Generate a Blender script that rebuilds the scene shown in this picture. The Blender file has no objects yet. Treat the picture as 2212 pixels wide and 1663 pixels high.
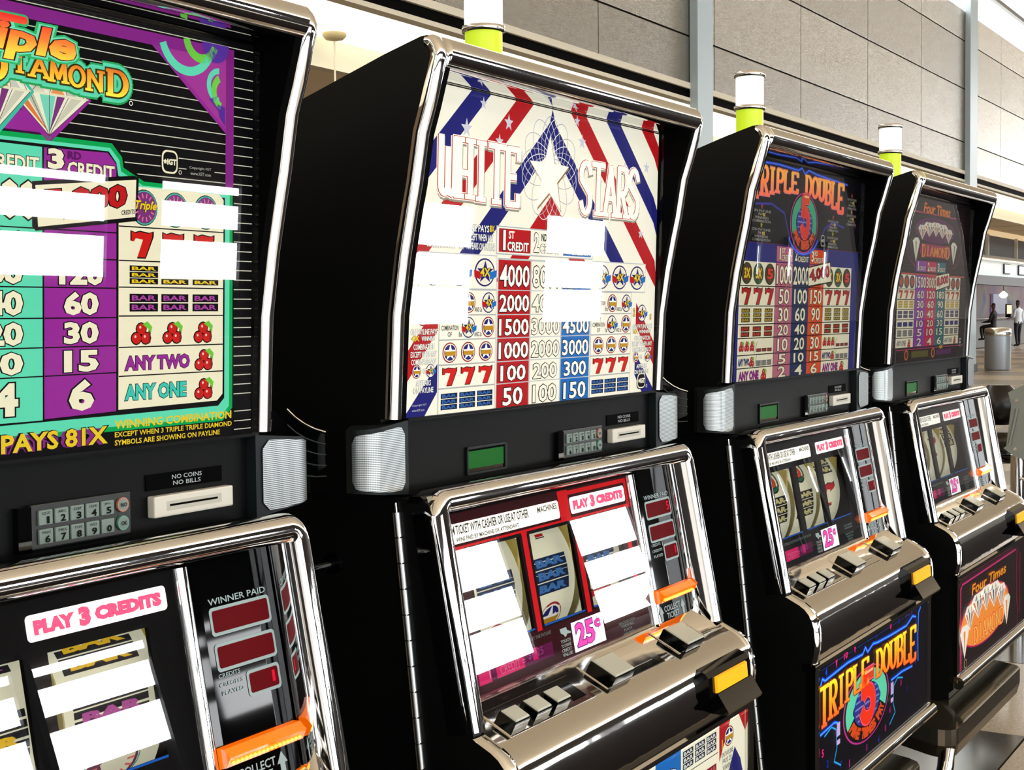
import bpy, bmesh, math, random
from mathutils import Vector, Matrix, Quaternion
from mathutils.noise import random_unit_vector, seed_set
random.seed(7)
C = bpy.context.scene.collection
H = 1.40                    # eye height above the floor; "rel" heights below are measured from it

# ------------------------------------------------------------------ camera
cam = bpy.data.cameras.new('camera'); camo = bpy.data.objects.new('camera', cam); C.objects.link(camo)
R = ((0.5247443520672945, -0.046588835474029616, 0.8499840265455868),
     (-0.851205513762276, -0.017433455753450247, 0.5245428943005443),
     (-0.0096196836837174, -0.998762011206707, -0.048804781078895625))
camo.matrix_world = Matrix(((R[0][0], -R[0][1], -R[0][2], 0), (R[1][0], -R[1][1], -R[1][2], 0),
                            (R[2][0], -R[2][1], -R[2][2], H), (0, 0, 0, 1)))
cam.sensor_width = 36; cam.lens = 3076.49 / 2212 * 36; cam.clip_start = .02; cam.clip_end = 400
bpy.context.scene.camera = camo

# ------------------------------------------------------------------ exposure, world
sc = bpy.context.scene
sc.view_settings.view_transform = 'Standard'; sc.view_settings.look = 'None'
sc.view_settings.gamma = 1; sc.view_settings.use_curve_mapping = False
sc.view_settings.exposure = 0.0
w = bpy.data.worlds.new('world'); sc.world = w; w.use_nodes = True
w.node_tree.nodes['Background'].inputs[0].default_value = (.85, .92, 1, 1)
w.node_tree.nodes['Background'].inputs[1].default_value = .35
sc.cycles.max_bounces = 7; sc.cycles.transparent_max_bounces = 12; sc.cycles.caustics_reflective = False
sc.cycles.sample_clamp_indirect = 6

# added spot over the aisle, standing in for daylight on the floor there
sl = bpy.data.lights.new('added_aisle_spot', 'SPOT'); sl.energy = 9500; sl.color = (.92, .96, 1); sl.spot_size = math.radians(74); sl.spot_blend = .35; sl.shadow_soft_size = .3
so = bpy.data.objects.new('added_aisle_spot', sl); C.objects.link(so); so.location = (-1.5, -8.2, H+8.3); so.rotation_euler = (math.radians(-4), 0, 0)
so['label'] = 'added unseen spot brightening the aisle floor'; so['category'] = 'lamp'

# ------------------------------------------------------------------ materials
def lin(c):
    return tuple(((v/255)/12.92 if v/255 <= .04045 else ((v/255+.055)/1.055)**2.4) for v in c[:3]) + (1,)
MATS = {}
def mat(name, col, rough=.5, metal=0, em=0, emcol=None, spec=.5, bump=None, coat=0):
    if name in MATS: return MATS[name]
    m = bpy.data.materials.new(name); m.use_nodes = True
    b = m.node_tree.nodes['Principled BSDF']
    b.inputs['Base Color'].default_value = lin(col); b.inputs['Roughness'].default_value = rough
    b.inputs['Metallic'].default_value = metal; b.inputs['Specular IOR Level'].default_value = spec
    b.inputs['Coat Weight'].default_value = coat
    if em:
        b.inputs['Emission Color'].default_value = lin(emcol or col); b.inputs['Emission Strength'].default_value = em
    if bump:
        nt = m.node_tree; tc = nt.nodes.new('ShaderNodeTexCoord'); mp = nt.nodes.new('ShaderNodeMapping')
        nz = nt.nodes.new('ShaderNodeTexNoise'); bp = nt.nodes.new('ShaderNodeBump')
        mp.inputs['Scale'].default_value = bump[1]; nz.inputs['Scale'].default_value = bump[0]
        bp.inputs['Strength'].default_value = bump[2]; bp.inputs['Distance'].default_value = bump[3]
        nt.links.new(tc.outputs['Object'], mp.inputs['Vector']); nt.links.new(mp.outputs[0], nz.inputs['Vector'])
        nt.links.new(nz.outputs[0], bp.inputs['Height']); nt.links.new(bp.outputs[0], b.inputs['Normal'])
    MATS[name] = m
    return m
chrome = mat('chrome', (240, 240, 240), .035, 1)
chrome_soft = mat('worn_chrome', (228, 226, 222), .055, 1, bump=(14, (1, 1, 1), .22, .003))
mirror = mat('mirror_plastic', (222, 222, 220), .03, 1)
black = mat('black_laminate', (9, 10, 11), .42, spec=.22)
blackg = mat('black_gloss_plastic', (5, 6, 7), .05, spec=.32)
panelm = mat('charcoal_panel', (9, 12, 13), .5, spec=.12, bump=(900, (1, 1, 1), .15, .0004))
trimm = mat('charcoal_trim', (30, 37, 39), .4, spec=.2)
dark = mat('dark_void', (4, 4, 4), .8, spec=.05)
columnm = mat('display_black', (4, 5, 6), .03, spec=.17)
white_pl = mat('white_plastic', (236, 234, 222), .35)
key_m = mat('key_face', (128, 146, 140), .4)
def printm(col, em, rough=.6):
    return mat('print_%d_%d_%d_%d' % (col[0], col[1], col[2], int(em*100)), tuple(int(v*.72) for v in col), rough, em=em, emcol=col, spec=.05)

def glass_mat(name, f0=.055, tint=(1, 1, 1), rough=0.0):
    if name in MATS: return MATS[name]
    m = bpy.data.materials.new(name); m.use_nodes = True; nt = m.node_tree; nt.nodes.clear()
    o = nt.nodes.new('ShaderNodeOutputMaterial'); mx = nt.nodes.new('ShaderNodeMixShader')
    t = nt.nodes.new('ShaderNodeBsdfTransparent'); g = nt.nodes.new('ShaderNodeBsdfGlossy')
    t.inputs[0].default_value = tint + (1,); g.inputs['Roughness'].default_value = rough
    lw = nt.nodes.new('ShaderNodeLayerWeight'); lw.inputs[0].default_value = .5
    p = nt.nodes.new('ShaderNodeMath'); p.operation = 'POWER'; p.inputs[1].default_value = 5
    a = nt.nodes.new('ShaderNodeMath'); a.operation = 'MULTIPLY_ADD'; a.inputs[1].default_value = 1-f0; a.inputs[2].default_value = f0
    nt.links.new(lw.outputs['Facing'], p.inputs[0]); nt.links.new(p.outputs[0], a.inputs[0])
    nt.links.new(a.outputs[0], mx.inputs[0]); nt.links.new(t.outputs[0], mx.inputs[1]); nt.links.new(g.outputs[0], mx.inputs[2])
    nt.links.new(mx.outputs[0], o.inputs[0]); MATS[name] = m
    return m
pane_m = glass_mat('clear_pane', .042)
amber_m = mat('amber_lens', (255, 120, 0), .12, em=.85, emcol=(255, 105, 0), coat=.6)

def grille_mat():
    m = bpy.data.materials.new('speaker_mesh'); m.use_nodes = True; nt = m.node_tree
    b = nt.nodes['Principled BSDF']; b.inputs['Metallic'].default_value = .85; b.inputs['Roughness'].default_value = .33
    uv = nt.nodes.new('ShaderNodeUVMap'); sp = nt.nodes.new('ShaderNodeSeparateXYZ'); nt.links.new(uv.outputs[0], sp.inputs[0])
    def wave(i, n):
        f = nt.nodes.new('ShaderNodeMath'); f.operation = 'MULTIPLY'; f.inputs[1].default_value = n
        s = nt.nodes.new('ShaderNodeMath'); s.operation = 'SINE'
        nt.links.new(sp.outputs[i], f.inputs[0]); nt.links.new(f.outputs[0], s.inputs[0]); return s
    a = wave(1, 2*math.pi/.00142); c = wave(0, 2*math.pi/.00142)
    h = nt.nodes.new('ShaderNodeMath'); h.operation = 'MULTIPLY_ADD'; h.inputs[1].default_value = .35
    nt.links.new(c.outputs[0], h.inputs[0]); nt.links.new(a.outputs[0], h.inputs[2])
    cr = nt.nodes.new('ShaderNodeValToRGB'); mr = nt.nodes.new('ShaderNodeMapRange')
    mr.inputs[1].default_value = -1.35; mr.inputs[2].default_value = 1.35
    nt.links.new(h.outputs[0], mr.inputs[0]); nt.links.new(mr.outputs[0], cr.inputs[0])
    e = cr.color_ramp.elements; e[0].position = .18; e[0].color = (.05, .06, .065, 1); e[1].position = .5; e[1].color = (.66, .71, .71, 1)
    nt.links.new(cr.outputs[0], b.inputs['Base Color'])
    return m
grille_m = grille_mat()

# ------------------------------------------------------------------ mesh helpers
class MB:
    def __init__(s): s.v = []; s.f = []; s.m = []; s.mats = []; s.sm = []; s.uv = {}
    def mi(s, m):
        if m not in s.mats: s.mats.append(m)
        return s.mats.index(m)
    def add(s, vs, fs, m, smooth=False):
        b = len(s.v); s.v += [tuple(v) for v in vs]; i = s.mi(m)
        for f in fs: s.f.append([b+k for k in f]); s.m.append(i); s.sm.append(smooth)
    def box(s, x0, x1, y0, y1, z0, z1, m):
        vs = [(x, y, z) for x in (x0, x1) for y in (y0, y1) for z in (z0, z1)]
        s.add(vs, [(0, 1, 3, 2), (4, 6, 7, 5), (0, 4, 5, 1), (2, 3, 7, 6), (0, 2, 6, 4), (1, 5, 7, 3)], m)
    def bbox(s, x0, x1, y0, y1, z0, z1, m, r=.001):           # box with chamfered edges
        bm = bmesh.new(); bmesh.ops.create_cube(bm, size=1)
        for v in bm.verts: v.co = Vector(((x0+x1)/2+v.co.x*(x1-x0), (y0+y1)/2+v.co.y*(y1-y0), (z0+z1)/2+v.co.z*(z1-z0)))
        bmesh.ops.bevel(bm, geom=bm.edges[:], offset=r, segments=2, affect='EDGES', profile=.6)
        s.add([v.co for v in bm.verts], [[v.index for v in f.verts] for f in bm.faces], m); bm.free()
    def prism(s, prof, x0, x1, m, smooth=False, caps=True):   # profile [(y,z)] closed, extruded along x
        n = len(prof); vs = [(x0, y, z) for y, z in prof]+[(x1, y, z) for y, z in prof]
        s.add(vs, [(i, (i+1) % n, n+(i+1) % n, n+i) for i in range(n)], m, smooth)
        if caps: s.add(vs, [tuple(range(n))[::-1], tuple(range(n, 2*n))], m)
    def sheet(s, prof, x0, x1, m, smooth=True):                # open profile extruded along x
        n = len(prof); vs = [(x0, y, z) for y, z in prof]+[(x1, y, z) for y, z in prof]
        s.add(vs, [(i, i+1, n+i+1, n+i) for i in range(n-1)], m, smooth)
    def loft(s, rings, m, smooth=True, closed=True, caps=False):
        n = len(rings[0]); vs = [p for r in rings for p in r]; fs = []
        for i in range(len(rings)-1):
            for j in range(n if closed else n-1):
                k = (j+1) % n; fs.append((i*n+j, i*n+k, (i+1)*n+k, (i+1)*n+j))
        s.add(vs, fs, m, smooth)
        if caps: s.add(vs, [tuple(range(n))[::-1], tuple(range((len(rings)-1)*n, len(rings)*n))], m)
    def cyl(s, p0, p1, r0, m, r1=None, n=20, caps=True, smooth=True):
        p0 = Vector(p0); p1 = Vector(p1); r1 = r0 if r1 is None else r1
        q = (p1-p0).to_track_quat('Z', 'Y'); rings = []
        for p, r in ((p0, r0), (p1, r1)):
            rings.append([p+q @ Vector((r*math.cos(2*math.pi*i/n), r*math.sin(2*math.pi*i/n), 0)) for i in range(n)])
        s.loft(rings, m, smooth, caps=caps)
    def lathe(s, c, prof, m, n=28, smooth=True):               # prof [(r,z)] about the vertical axis at c
        rings = [[(c[0]+r*math.cos(2*math.pi*i/n), c[1]+r*math.sin(2*math.pi*i/n), c[2]+z) for i in range(n)] for r, z in prof]
        s.loft(rings, m, smooth, caps=True)
    def tube(s, pts, r, m, n=10):
        pts = [Vector(p) for p in pts]; rings = []
        for i, p in enumerate(pts):
            d = (pts[min(i+1, len(pts)-1)]-pts[max(i-1, 0)]).normalized(); q = d.to_track_quat('Z', 'Y')
            rings.append([p+q @ Vector((r*math.cos(2*math.pi*k/n), r*math.sin(2*math.pi*k/n), 0)) for k in range(n)])
        s.loft(rings, m, True, caps=True)
    def build(s, name, parent=None, dz=0, normals=True):
        me = bpy.data.meshes.new(name)
        me.from_pydata([(a, b, c-dz) for a, b, c in s.v], [], s.f); me.update()
        for m in s.mats: me.materials.append(m)
        me.polygons.foreach_set('material_index', s.m); me.polygons.foreach_set('use_smooth', s.sm)
        if s.uv:
            l = me.uv_layers.new(name='UVMap')
            for lp in me.loops: l.data[lp.index].uv = s.uv.get(lp.vertex_index, (0, 0))
        if normals:
            bm = bmesh.new(); bm.from_mesh(me); bmesh.ops.recalc_face_normals(bm, faces=bm.faces); bm.to_mesh(me); bm.free()
        o = bpy.data.objects.new(name, me); C.objects.link(o)
        if parent: o.parent = parent
        return o

def empty(name, loc, label, cat, group=None):
    o = bpy.data.objects.new(name, None); C.objects.link(o); o.location = loc; o.empty_display_size = .1
    o['label'] = label; o['category'] = cat
    if group: o['group'] = group
    return o
def tag(o, label, cat, group=None):
    o['label'] = label; o['category'] = cat
    if group: o['group'] = group
    return o
def struct(o): o['kind'] = 'structure'; return o

# ------------------------------------------------------------------ flat print (lettering and pictures as thin coloured shapes)
TC = {}
def text_mesh(s, off):
    k = (s, off)
    if k not in TC:
        cu = bpy.data.curves.new('t', 'FONT'); cu.body = s; cu.size = 1; cu.offset = off; cu.resolution_u = 2; cu.fill_mode = 'FRONT'
        o = bpy.data.objects.new('t', cu); C.objects.link(o)
        dg = bpy.context.evaluated_depsgraph_get(); me = bpy.data.meshes.new_from_object(o.evaluated_get(dg))
        vs = [(v.co.x, v.co.y) for v in me.vertices]; fs = [tuple(p.vertices) for p in me.polygons]
        bpy.data.objects.remove(o); bpy.data.curves.remove(cu); bpy.data.meshes.remove(me)
        TC[k] = (vs, fs)
    return TC[k]
def bbox2(vs):
    xs = [v[0] for v in vs]; zs = [v[1] for v in vs]; return min(xs), max(xs), min(zs), max(zs)
def arc(cx, cy, rx, ry, a0, a1, n=10):
    return [(cx+rx*math.cos(math.radians(a0+(a1-a0)*i/n)), cy+ry*math.sin(math.radians(a0+(a1-a0)*i/n))) for i in range(n+1)]
# slab letters: (polylines, width of the letter)
GL = {
 'T': ([[(0, 1), (1, 1)], [(.5, 1), (.5, 0)]], [(.5, 0)]), 'I': ([[(.5, 0), (.5, 1)]], [(.5, 0), (.5, 1)]),
 'L': ([[(.2, 1), (.2, 0), (.95, 0), (.95, .2)]], [(.2, 1)]),
 'E': ([[(.95, .82), (.95, 1), (.2, 1), (.2, 0), (.95, 0), (.95, .18)], [(.2, .5), (.75, .5)]], []),
 'H': ([[(.15, 0), (.15, 1)], [(.85, 0), (.85, 1)], [(.15, .42), (.85, .42)]], [(.15, 0), (.15, 1), (.85, 0), (.85, 1)]),
 'P': ([[(.2, 0), (.2, 1)], [(.2, 1), (.6, 1)]+arc(.6, .74, .32, .26, 90, -90)+[(.2, .48)]], [(.2, 0)]),
 'R': ([[(.2, 0), (.2, 1)], [(.2, 1), (.6, 1)]+arc(.6, .74, .3, .26, 90, -90)+[(.2, .48)], [(.5, .48), (.92, 0)]], [(.2, 0), (.92, 0)]),
 'D': ([[(.2, 0), (.2, 1)], [(.05, 1), (.5, 1)]+arc(.5, .5, .42, .5, 90, -90, 16)+[(.05, 0)]], []),
 'O': ([arc(.5, .5, .42, .5, 90, 450, 24)], []),
 'U': ([[(.15, 1)]+arc(.5, .32, .35, .32, 180, 360, 12)+[(.85, 1)]], [(.15, 1), (.85, 1)]),
 'B': ([[(.2, 0), (.2, 1)], [(.05, 1), (.55, 1)]+arc(.55, .76, .3, .24, 90, -90)+[(.2, .52)], [(.55, .52)]+arc(.55, .26, .36, .26, 90, -90)+[(.05, 0)]], []),
 'A': ([[(.05, 0), (.5, 1), (.95, 0)], [(.22, .34), (.78, .34)]], [(.05, 0), (.95, 0)]),
 'M': ([[(.08, 0), (.15, 1), (.5, .15), (.85, 1), (.92, 0)]], [(.08, 0), (.92, 0)]),
 'N': ([[(.12, 0), (.12, 1), (.88, 0), (.88, 1)]], [(.12, 0), (.88, 1)]),
 'W': ([[(.08, 1)]+arc(.29, .16, .21, .16, 180, 360, 8)+[(.5, .8)], [(.5, .8)]+arc(.71, .16, .21, .16, 180, 360, 8)+[(.92, 1)]], []),
 'S': ([arc(.5, .76, .38, .24, 10, 180, 8)+[(.14, .66), (.84, .36)]+arc(.5, .24, .36, .24, 0, -170, 8)], []),
 '5': ([[(.85, 1), (.25, 1), (.22, .55)]+arc(.48, .32, .4, .32, 120, -160, 16)], []),
 'F': ([[(.95, .82), (.95, 1), (.2, 1), (.2, 0)], [(.2, .5), (.75, .5)]], [(.2, 0)]),
 'V': ([[(.05, 1), (.5, 0), (.95, 1)]], [(.05, 1), (.95, 1)]),
 'Y': ([[(.05, 1), (.5, .5), (.95, 1)], [(.5, .5), (.5, 0)]], [(.5, 0)]),
}
def stroke(pts, wx, wz):                  # quads along a polyline; wx thickness of upright strokes, wz of level ones
    vs = []; fs = []
    for i in range(len(pts)-1):
        (x0, z0), (x1, z1) = pts[i], pts[i+1]; dx, dz = x1-x0, z1-z0; L = math.hypot(dx, dz) or 1
        nx, nz = -dz/L*wx/2, dx/L*wz/2; e = .22
        ex, ez = dx/L*wx*e, dz/L*wz*e; b = len(vs)
        vs += [(x0+nx-ex, z0+nz-ez), (x0-nx-ex, z0-nz-ez), (x1-nx+ex, z1-nz+ez), (x1+nx+ex, z1+nz+ez)]; fs.append((b, b+1, b+2, b+3))
    return vs, fs
class Art:
    def __init__(s, em=.7): s.it = []; s.em = em
    def put(s, vs, fs, col, lay): s.it.append((vs, fs, col, lay))
    def poly(s, pts, col, lay=1): s.put(list(pts), [tuple(range(len(pts)))], col, lay)
    def rect(s, x0, x1, z0, z1, col, lay=1): s.poly([(x0, z0), (x1, z0), (x1, z1), (x0, z1)], col, lay)
    def rrect(s, x0, x1, z0, z1, r, col, lay=1):
        s.poly(arc(x1-r, z1-r, r, r, 0, 90, 4)+arc(x0+r, z1-r, r, r, 90, 180, 4)+arc(x0+r, z0+r, r, r, 180, 270, 4)+arc(x1-r, z0+r, r, r, 270, 360, 4), col, lay)
    def disc(s, x, z, rx, rz, col, lay=1, n=22): s.poly(arc(x, z, rx, rz, 0, 360-360/n, n-1), col, lay)
    def ring(s, x, z, rx, rz, t, col, lay=1, a0=0, a1=360, n=28):
        o = arc(x, z, rx, rz, a0, a1, n); i = arc(x, z, rx-t, rz-t, a0, a1, n); vs = o+i; k = n+1
        s.put(vs, [(j, j+1, k+j+1, k+j) for j in range(n)], col, lay)
    def line(s, pts, t, col, lay=1): vs, fs = stroke(pts, t, t); s.put(vs, fs, col, lay)
    def star(s, x, z, r, col, lay=1, r2=.4, rot=90):
        s.poly([(x+(r if i % 2 == 0 else r*r2)*math.cos(math.radians(rot+36*i)), z+(r if i % 2 == 0 else r*r2)*math.sin(math.radians(rot+36*i))) for i in range(10)], col, lay)
    def text(s, t, x0, x1, z0, z1, col, lay=2, bold=.0, out=None, ow=.035, shear=0, quad=None, keep=False):
        vb, _ = text_mesh(t, bold); X0, X1, Z0, Z1 = bbox2(vb)
        if t == '1' and not quad: c_ = x0*.35+x1*.65; x0, x1 = c_-(x1-x0)*.24, c_+(x1-x0)*.24
        sx = (x1-x0)/(X1-X0); sz = (z1-z0)/(Z1-Z0)
        def mp(v):
            u, q = (v[0]-X0)/(X1-X0), (v[1]-Z0)/(Z1-Z0)
            if quad:
                a, b, c, d = quad      # BL BR TR TL
                return (a[0]*(1-u)*(1-q)+b[0]*u*(1-q)+c[0]*u*q+d[0]*(1-u)*q, a[1]*(1-u)*(1-q)+b[1]*u*(1-q)+c[1]*u*q+d[1]*(1-u)*q)
            z = z0+q*(z1-z0); return (x0+u*(x1-x0)+shear*(z-z0), z)
        if out:
            vs, fs = text_mesh(t, bold+ow); s.put([mp(v) for v in vs], fs, out, lay)
        vs, fs = text_mesh(t, bold); s.put([mp(v) for v in vs], fs, col, lay+1)
    def slab(s, t, x0, x1, z0, z1, col, lay=2, wx=.26, wz=.09, out=None, ow=.0012, gap=.1, ser=True, zb=None, zt=None):
        n = len(t); cw = (x1-x0)/n
        for i, ch in enumerate(t):
            if ch == ' ' or ch not in GL: continue
            g, se = GL[ch]; a = x0+i*cw+cw*gap/2; W = cw*(1-gap); u = (i+.5)/n
            b = zb(u) if zb else z0; Hh = (zt(u) if zt else z1)-b
            for k, (e, c2, l2) in enumerate(((ow, out, lay), (0, col, lay+1))):
                if c2 is None: continue
                for pl in g:
                    vs, fs = stroke([(a+x*W, b+wz*Hh/2+z*(Hh-wz*Hh)) for x, z in pl], wx*W+2*e, wz*Hh+2*e); s.put(vs, fs, c2, l2)
                if ser:
                    for x, z in se:
                        zz = b+wz*Hh/2+z*(Hh-wz*Hh)
                        s.rect(a+x*W-wx*W*.95-e, a+x*W+wx*W*.95+e, zz-wz*Hh*.4-e, zz+wz*Hh*.4+e, c2, l2)
    def build(s, name, warp, parent, dz=0):
        vs = []; fs = []; mi = []; cols = []
        for v2, f2, col, lay in s.it:
            if col not in cols: cols.append(col)
            b = len(vs); vs += [warp(x, z, lay*.00016) for x, z in v2]
            fs += [tuple(b+k for k in f) for f in f2]; mi += [cols.index(col)]*len(f2)
        me = bpy.data.meshes.new(name); me.from_pydata([(a, b, c-dz) for a, b, c in vs], [], fs)
        for c in cols: me.materials.append(c if isinstance(c, bpy.types.Material) else printm(c, s.em))
        me.polygons.foreach_set('material_index', mi); me.update()
        o = bpy.data.objects.new(name, me); C.objects.link(o); o.parent = parent
        return o
# ------------------------------------------------------------------ artwork of the glasses (x across from the machine's middle, z rel)
CR = (244, 238, 205); BK = (8, 8, 10); WH = (250, 250, 240); PU = (150, 40, 150); TE = (95, 220, 180); GR = (0, 165, 80)
RD = (178, 22, 28); NB = (28, 30, 110); BL = (25, 105, 185); OR = (235, 120, 30); YE = (232, 200, 40)
def grad_mat(name, z0, z1, stops, em):
    m = bpy.data.materials.new(name); m.use_nodes = True; nt = m.node_tree; b = nt.nodes['Principled BSDF']
    tc = nt.nodes.new('ShaderNodeTexCoord'); sp = nt.nodes.new('ShaderNodeSeparateXYZ'); mr = nt.nodes.new('ShaderNodeMapRange'); cr = nt.nodes.new('ShaderNodeValToRGB')
    nt.links.new(tc.outputs['Object'], sp.inputs[0]); nt.links.new(sp.outputs[2], mr.inputs[0])
    mr.inputs[1].default_value = z0; mr.inputs[2].default_value = z1; nt.links.new(mr.outputs[0], cr.inputs[0])
    cr.color_ramp.elements[0].color = lin(stops[0]); cr.color_ramp.elements[1].color = lin(stops[-1])
    for i, s in enumerate(stops[1:-1]): e = cr.color_ramp.elements.new((i+1)/(len(stops)-1)); e.color = lin(s)
    nt.links.new(cr.outputs[0], b.inputs['Base Color']); nt.links.new(cr.outputs[0], b.inputs['Emission Color'])
    b.inputs['Emission Strength'].default_value = em; b.inputs['Roughness'].default_value = .4; b.inputs['Specular IOR Level'].default_value = .2
    return m
def cherry(a, x, z, s, lay=3):
    for dx, dz in ((-.34, -.25), (.16, -.25), (-.08, .12)):
        a.disc(x+dx*s, z+dz*s, .3*s, .27*s, BK, lay, 12); a.disc(x+dx*s, z+dz*s, .25*s, .22*s, (200, 30, 25), lay+1, 12)
        a.disc(x+(dx-.07)*s, z+(dz+.07)*s, .06*s, .06*s, (250, 200, 190), lay+2, 6)
    a.poly([(x-.05*s, z+.3*s), (x+.25*s, z+.42*s), (x+.5*s, z+.2*s), (x+.42*s, z-.1*s), (x+.3*s, z+.12*s)], (110, 200, 60), lay+1)
    a.poly([(x+.3*s, z+.1*s), (x+.42*s, z-.05*s), (x+.4*s, z-.45*s), (x+.3*s, z-.45*s)], (110, 30, 30), lay+1)
def bars(a, x0, x1, z0, z1, n, fg, bg, lay=3):
    h = (z1-z0)/n
    for i in range(n):
        a.rect(x0, x1, z0+i*h+h*.06, z0+(i+1)*h-h*.06, bg, lay); a.text('BAR', x0+(x1-x0)*.07, x1-(x1-x0)*.07, z0+i*h+h*.22, z0+(i+1)*h-h*.22, fg, lay, bold=.03)
def seven(a, x, z, w, h, col=(205, 25, 20), lay=3):
    p = [(-.5, .5), (-.5, .12), (-.38, .12), (-.3, .24), (.05, .2), (-.22, -.5), (.16, -.5), (.5, .3), (.5, .5), (.3, .44), (-.1, .5), (-.3, .44)]
    a.poly([(x+u*w*1.14+.0003, z+v*h*1.1) for u, v in p], BK, lay); a.poly([(x+u*w, z+v*h) for u, v in p], col, lay+1)
def starlogo(a, x, z, rx, rz, kind=0, lay=3):
    a.disc(x, z, rx, rz, (150, 25, 50) if kind == 0 else (40, 40, 110), lay); a.disc(x, z, rx*.88, rz*.88, CR, lay+1)
    a.disc(x, z, rx*.78, rz*.78, NB if kind == 0 else (235, 230, 210), lay+2)
    a.poly([(x+(rx*.85 if i % 2 == 0 else rx*.34)*math.cos(math.radians(90+36*i)), z+(rz*.85 if i % 2 == 0 else rz*.34)*math.sin(math.radians(90+36*i))) for i in range(10)], WH if kind == 0 else NB, lay+3)
    if kind == 0: a.rect(x-rx*.72, x+rx*.72, z-rz*.3, z+rz*.12, (190, 140, 30), lay+4)
    else:
        a.poly([(x+rx*.3, z), (x+rx*1.15, z+rz*.18), (x+rx*1.1, z-rz*.3), (x+rx*.5, z-rz*.5)], BL, lay+4)
        a.poly([(x-rx*.3, z), (x-rx*1.1, z+rz*.15), (x-rx*1.05, z-rz*.35), (x-rx*.5, z-rz*.5)], RD, lay+4)
        a.text('4X', x-rx*.5, x+rx*.5, z-rz*.3, z+rz*.32, YE, lay+4, bold=.03, out=BK)
def oval(a, x0, x1, z0, z1, lay=4, fg=WH):
    cx, cz = (x0+x1)/2, (z0+z1)/2; r = (x1-x0)*.3
    a.rrect(x0-.001, x1+.001, z0-.001, z1+.001, r, BK, lay-1); a.rrect(x0, x1, z0, z1, r, fg, lay); a.rrect(x0+.0012, x1-.0012, z0+.0012, z1-.0012, r*.85, BK, lay+1)
    w = x1-x0; a.text('IGT', cx-w*.18, x1-w*.1, cz-w*.14, cz+w*.14, fg, lay+1, bold=.05)
    a.star(x0+w*.2, cz, w*.13, fg, lay+2, .6); a.ring(x1+w*.14, z0+w*.1, w*.1, w*.1, w*.03, fg, lay+2, n=10)
def cellnum(a, t, x0, x1, z0, z1, col=WH, wf=.74, out=BK, hf=.72, bold=.03, lay=4):
    n = len(t); w = min((x1-x0)*wf*(.36+.21*n), (x1-x0)*.93); cx = (x0+x1)/2; cz = (z0+z1)/2; h = (z1-z0)*hf
    a.text(t, cx-w/2, cx+w/2, cz-h/2, cz+h/2, col, lay, bold=bold, out=out, ow=.035)
def smallblock(a, lines, x0, x1, ztop, dh, col=WH, lay=6, out=None):
    for i, (t, f) in enumerate(lines):
        c = (x0+x1)/2; w = (x1-x0)*f/2
        if t: a.text(t, c-w, c+w, ztop-(i+1)*dh+dh*.22, ztop-i*dh, col, lay, bold=.015, out=out, ow=.03)

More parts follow.
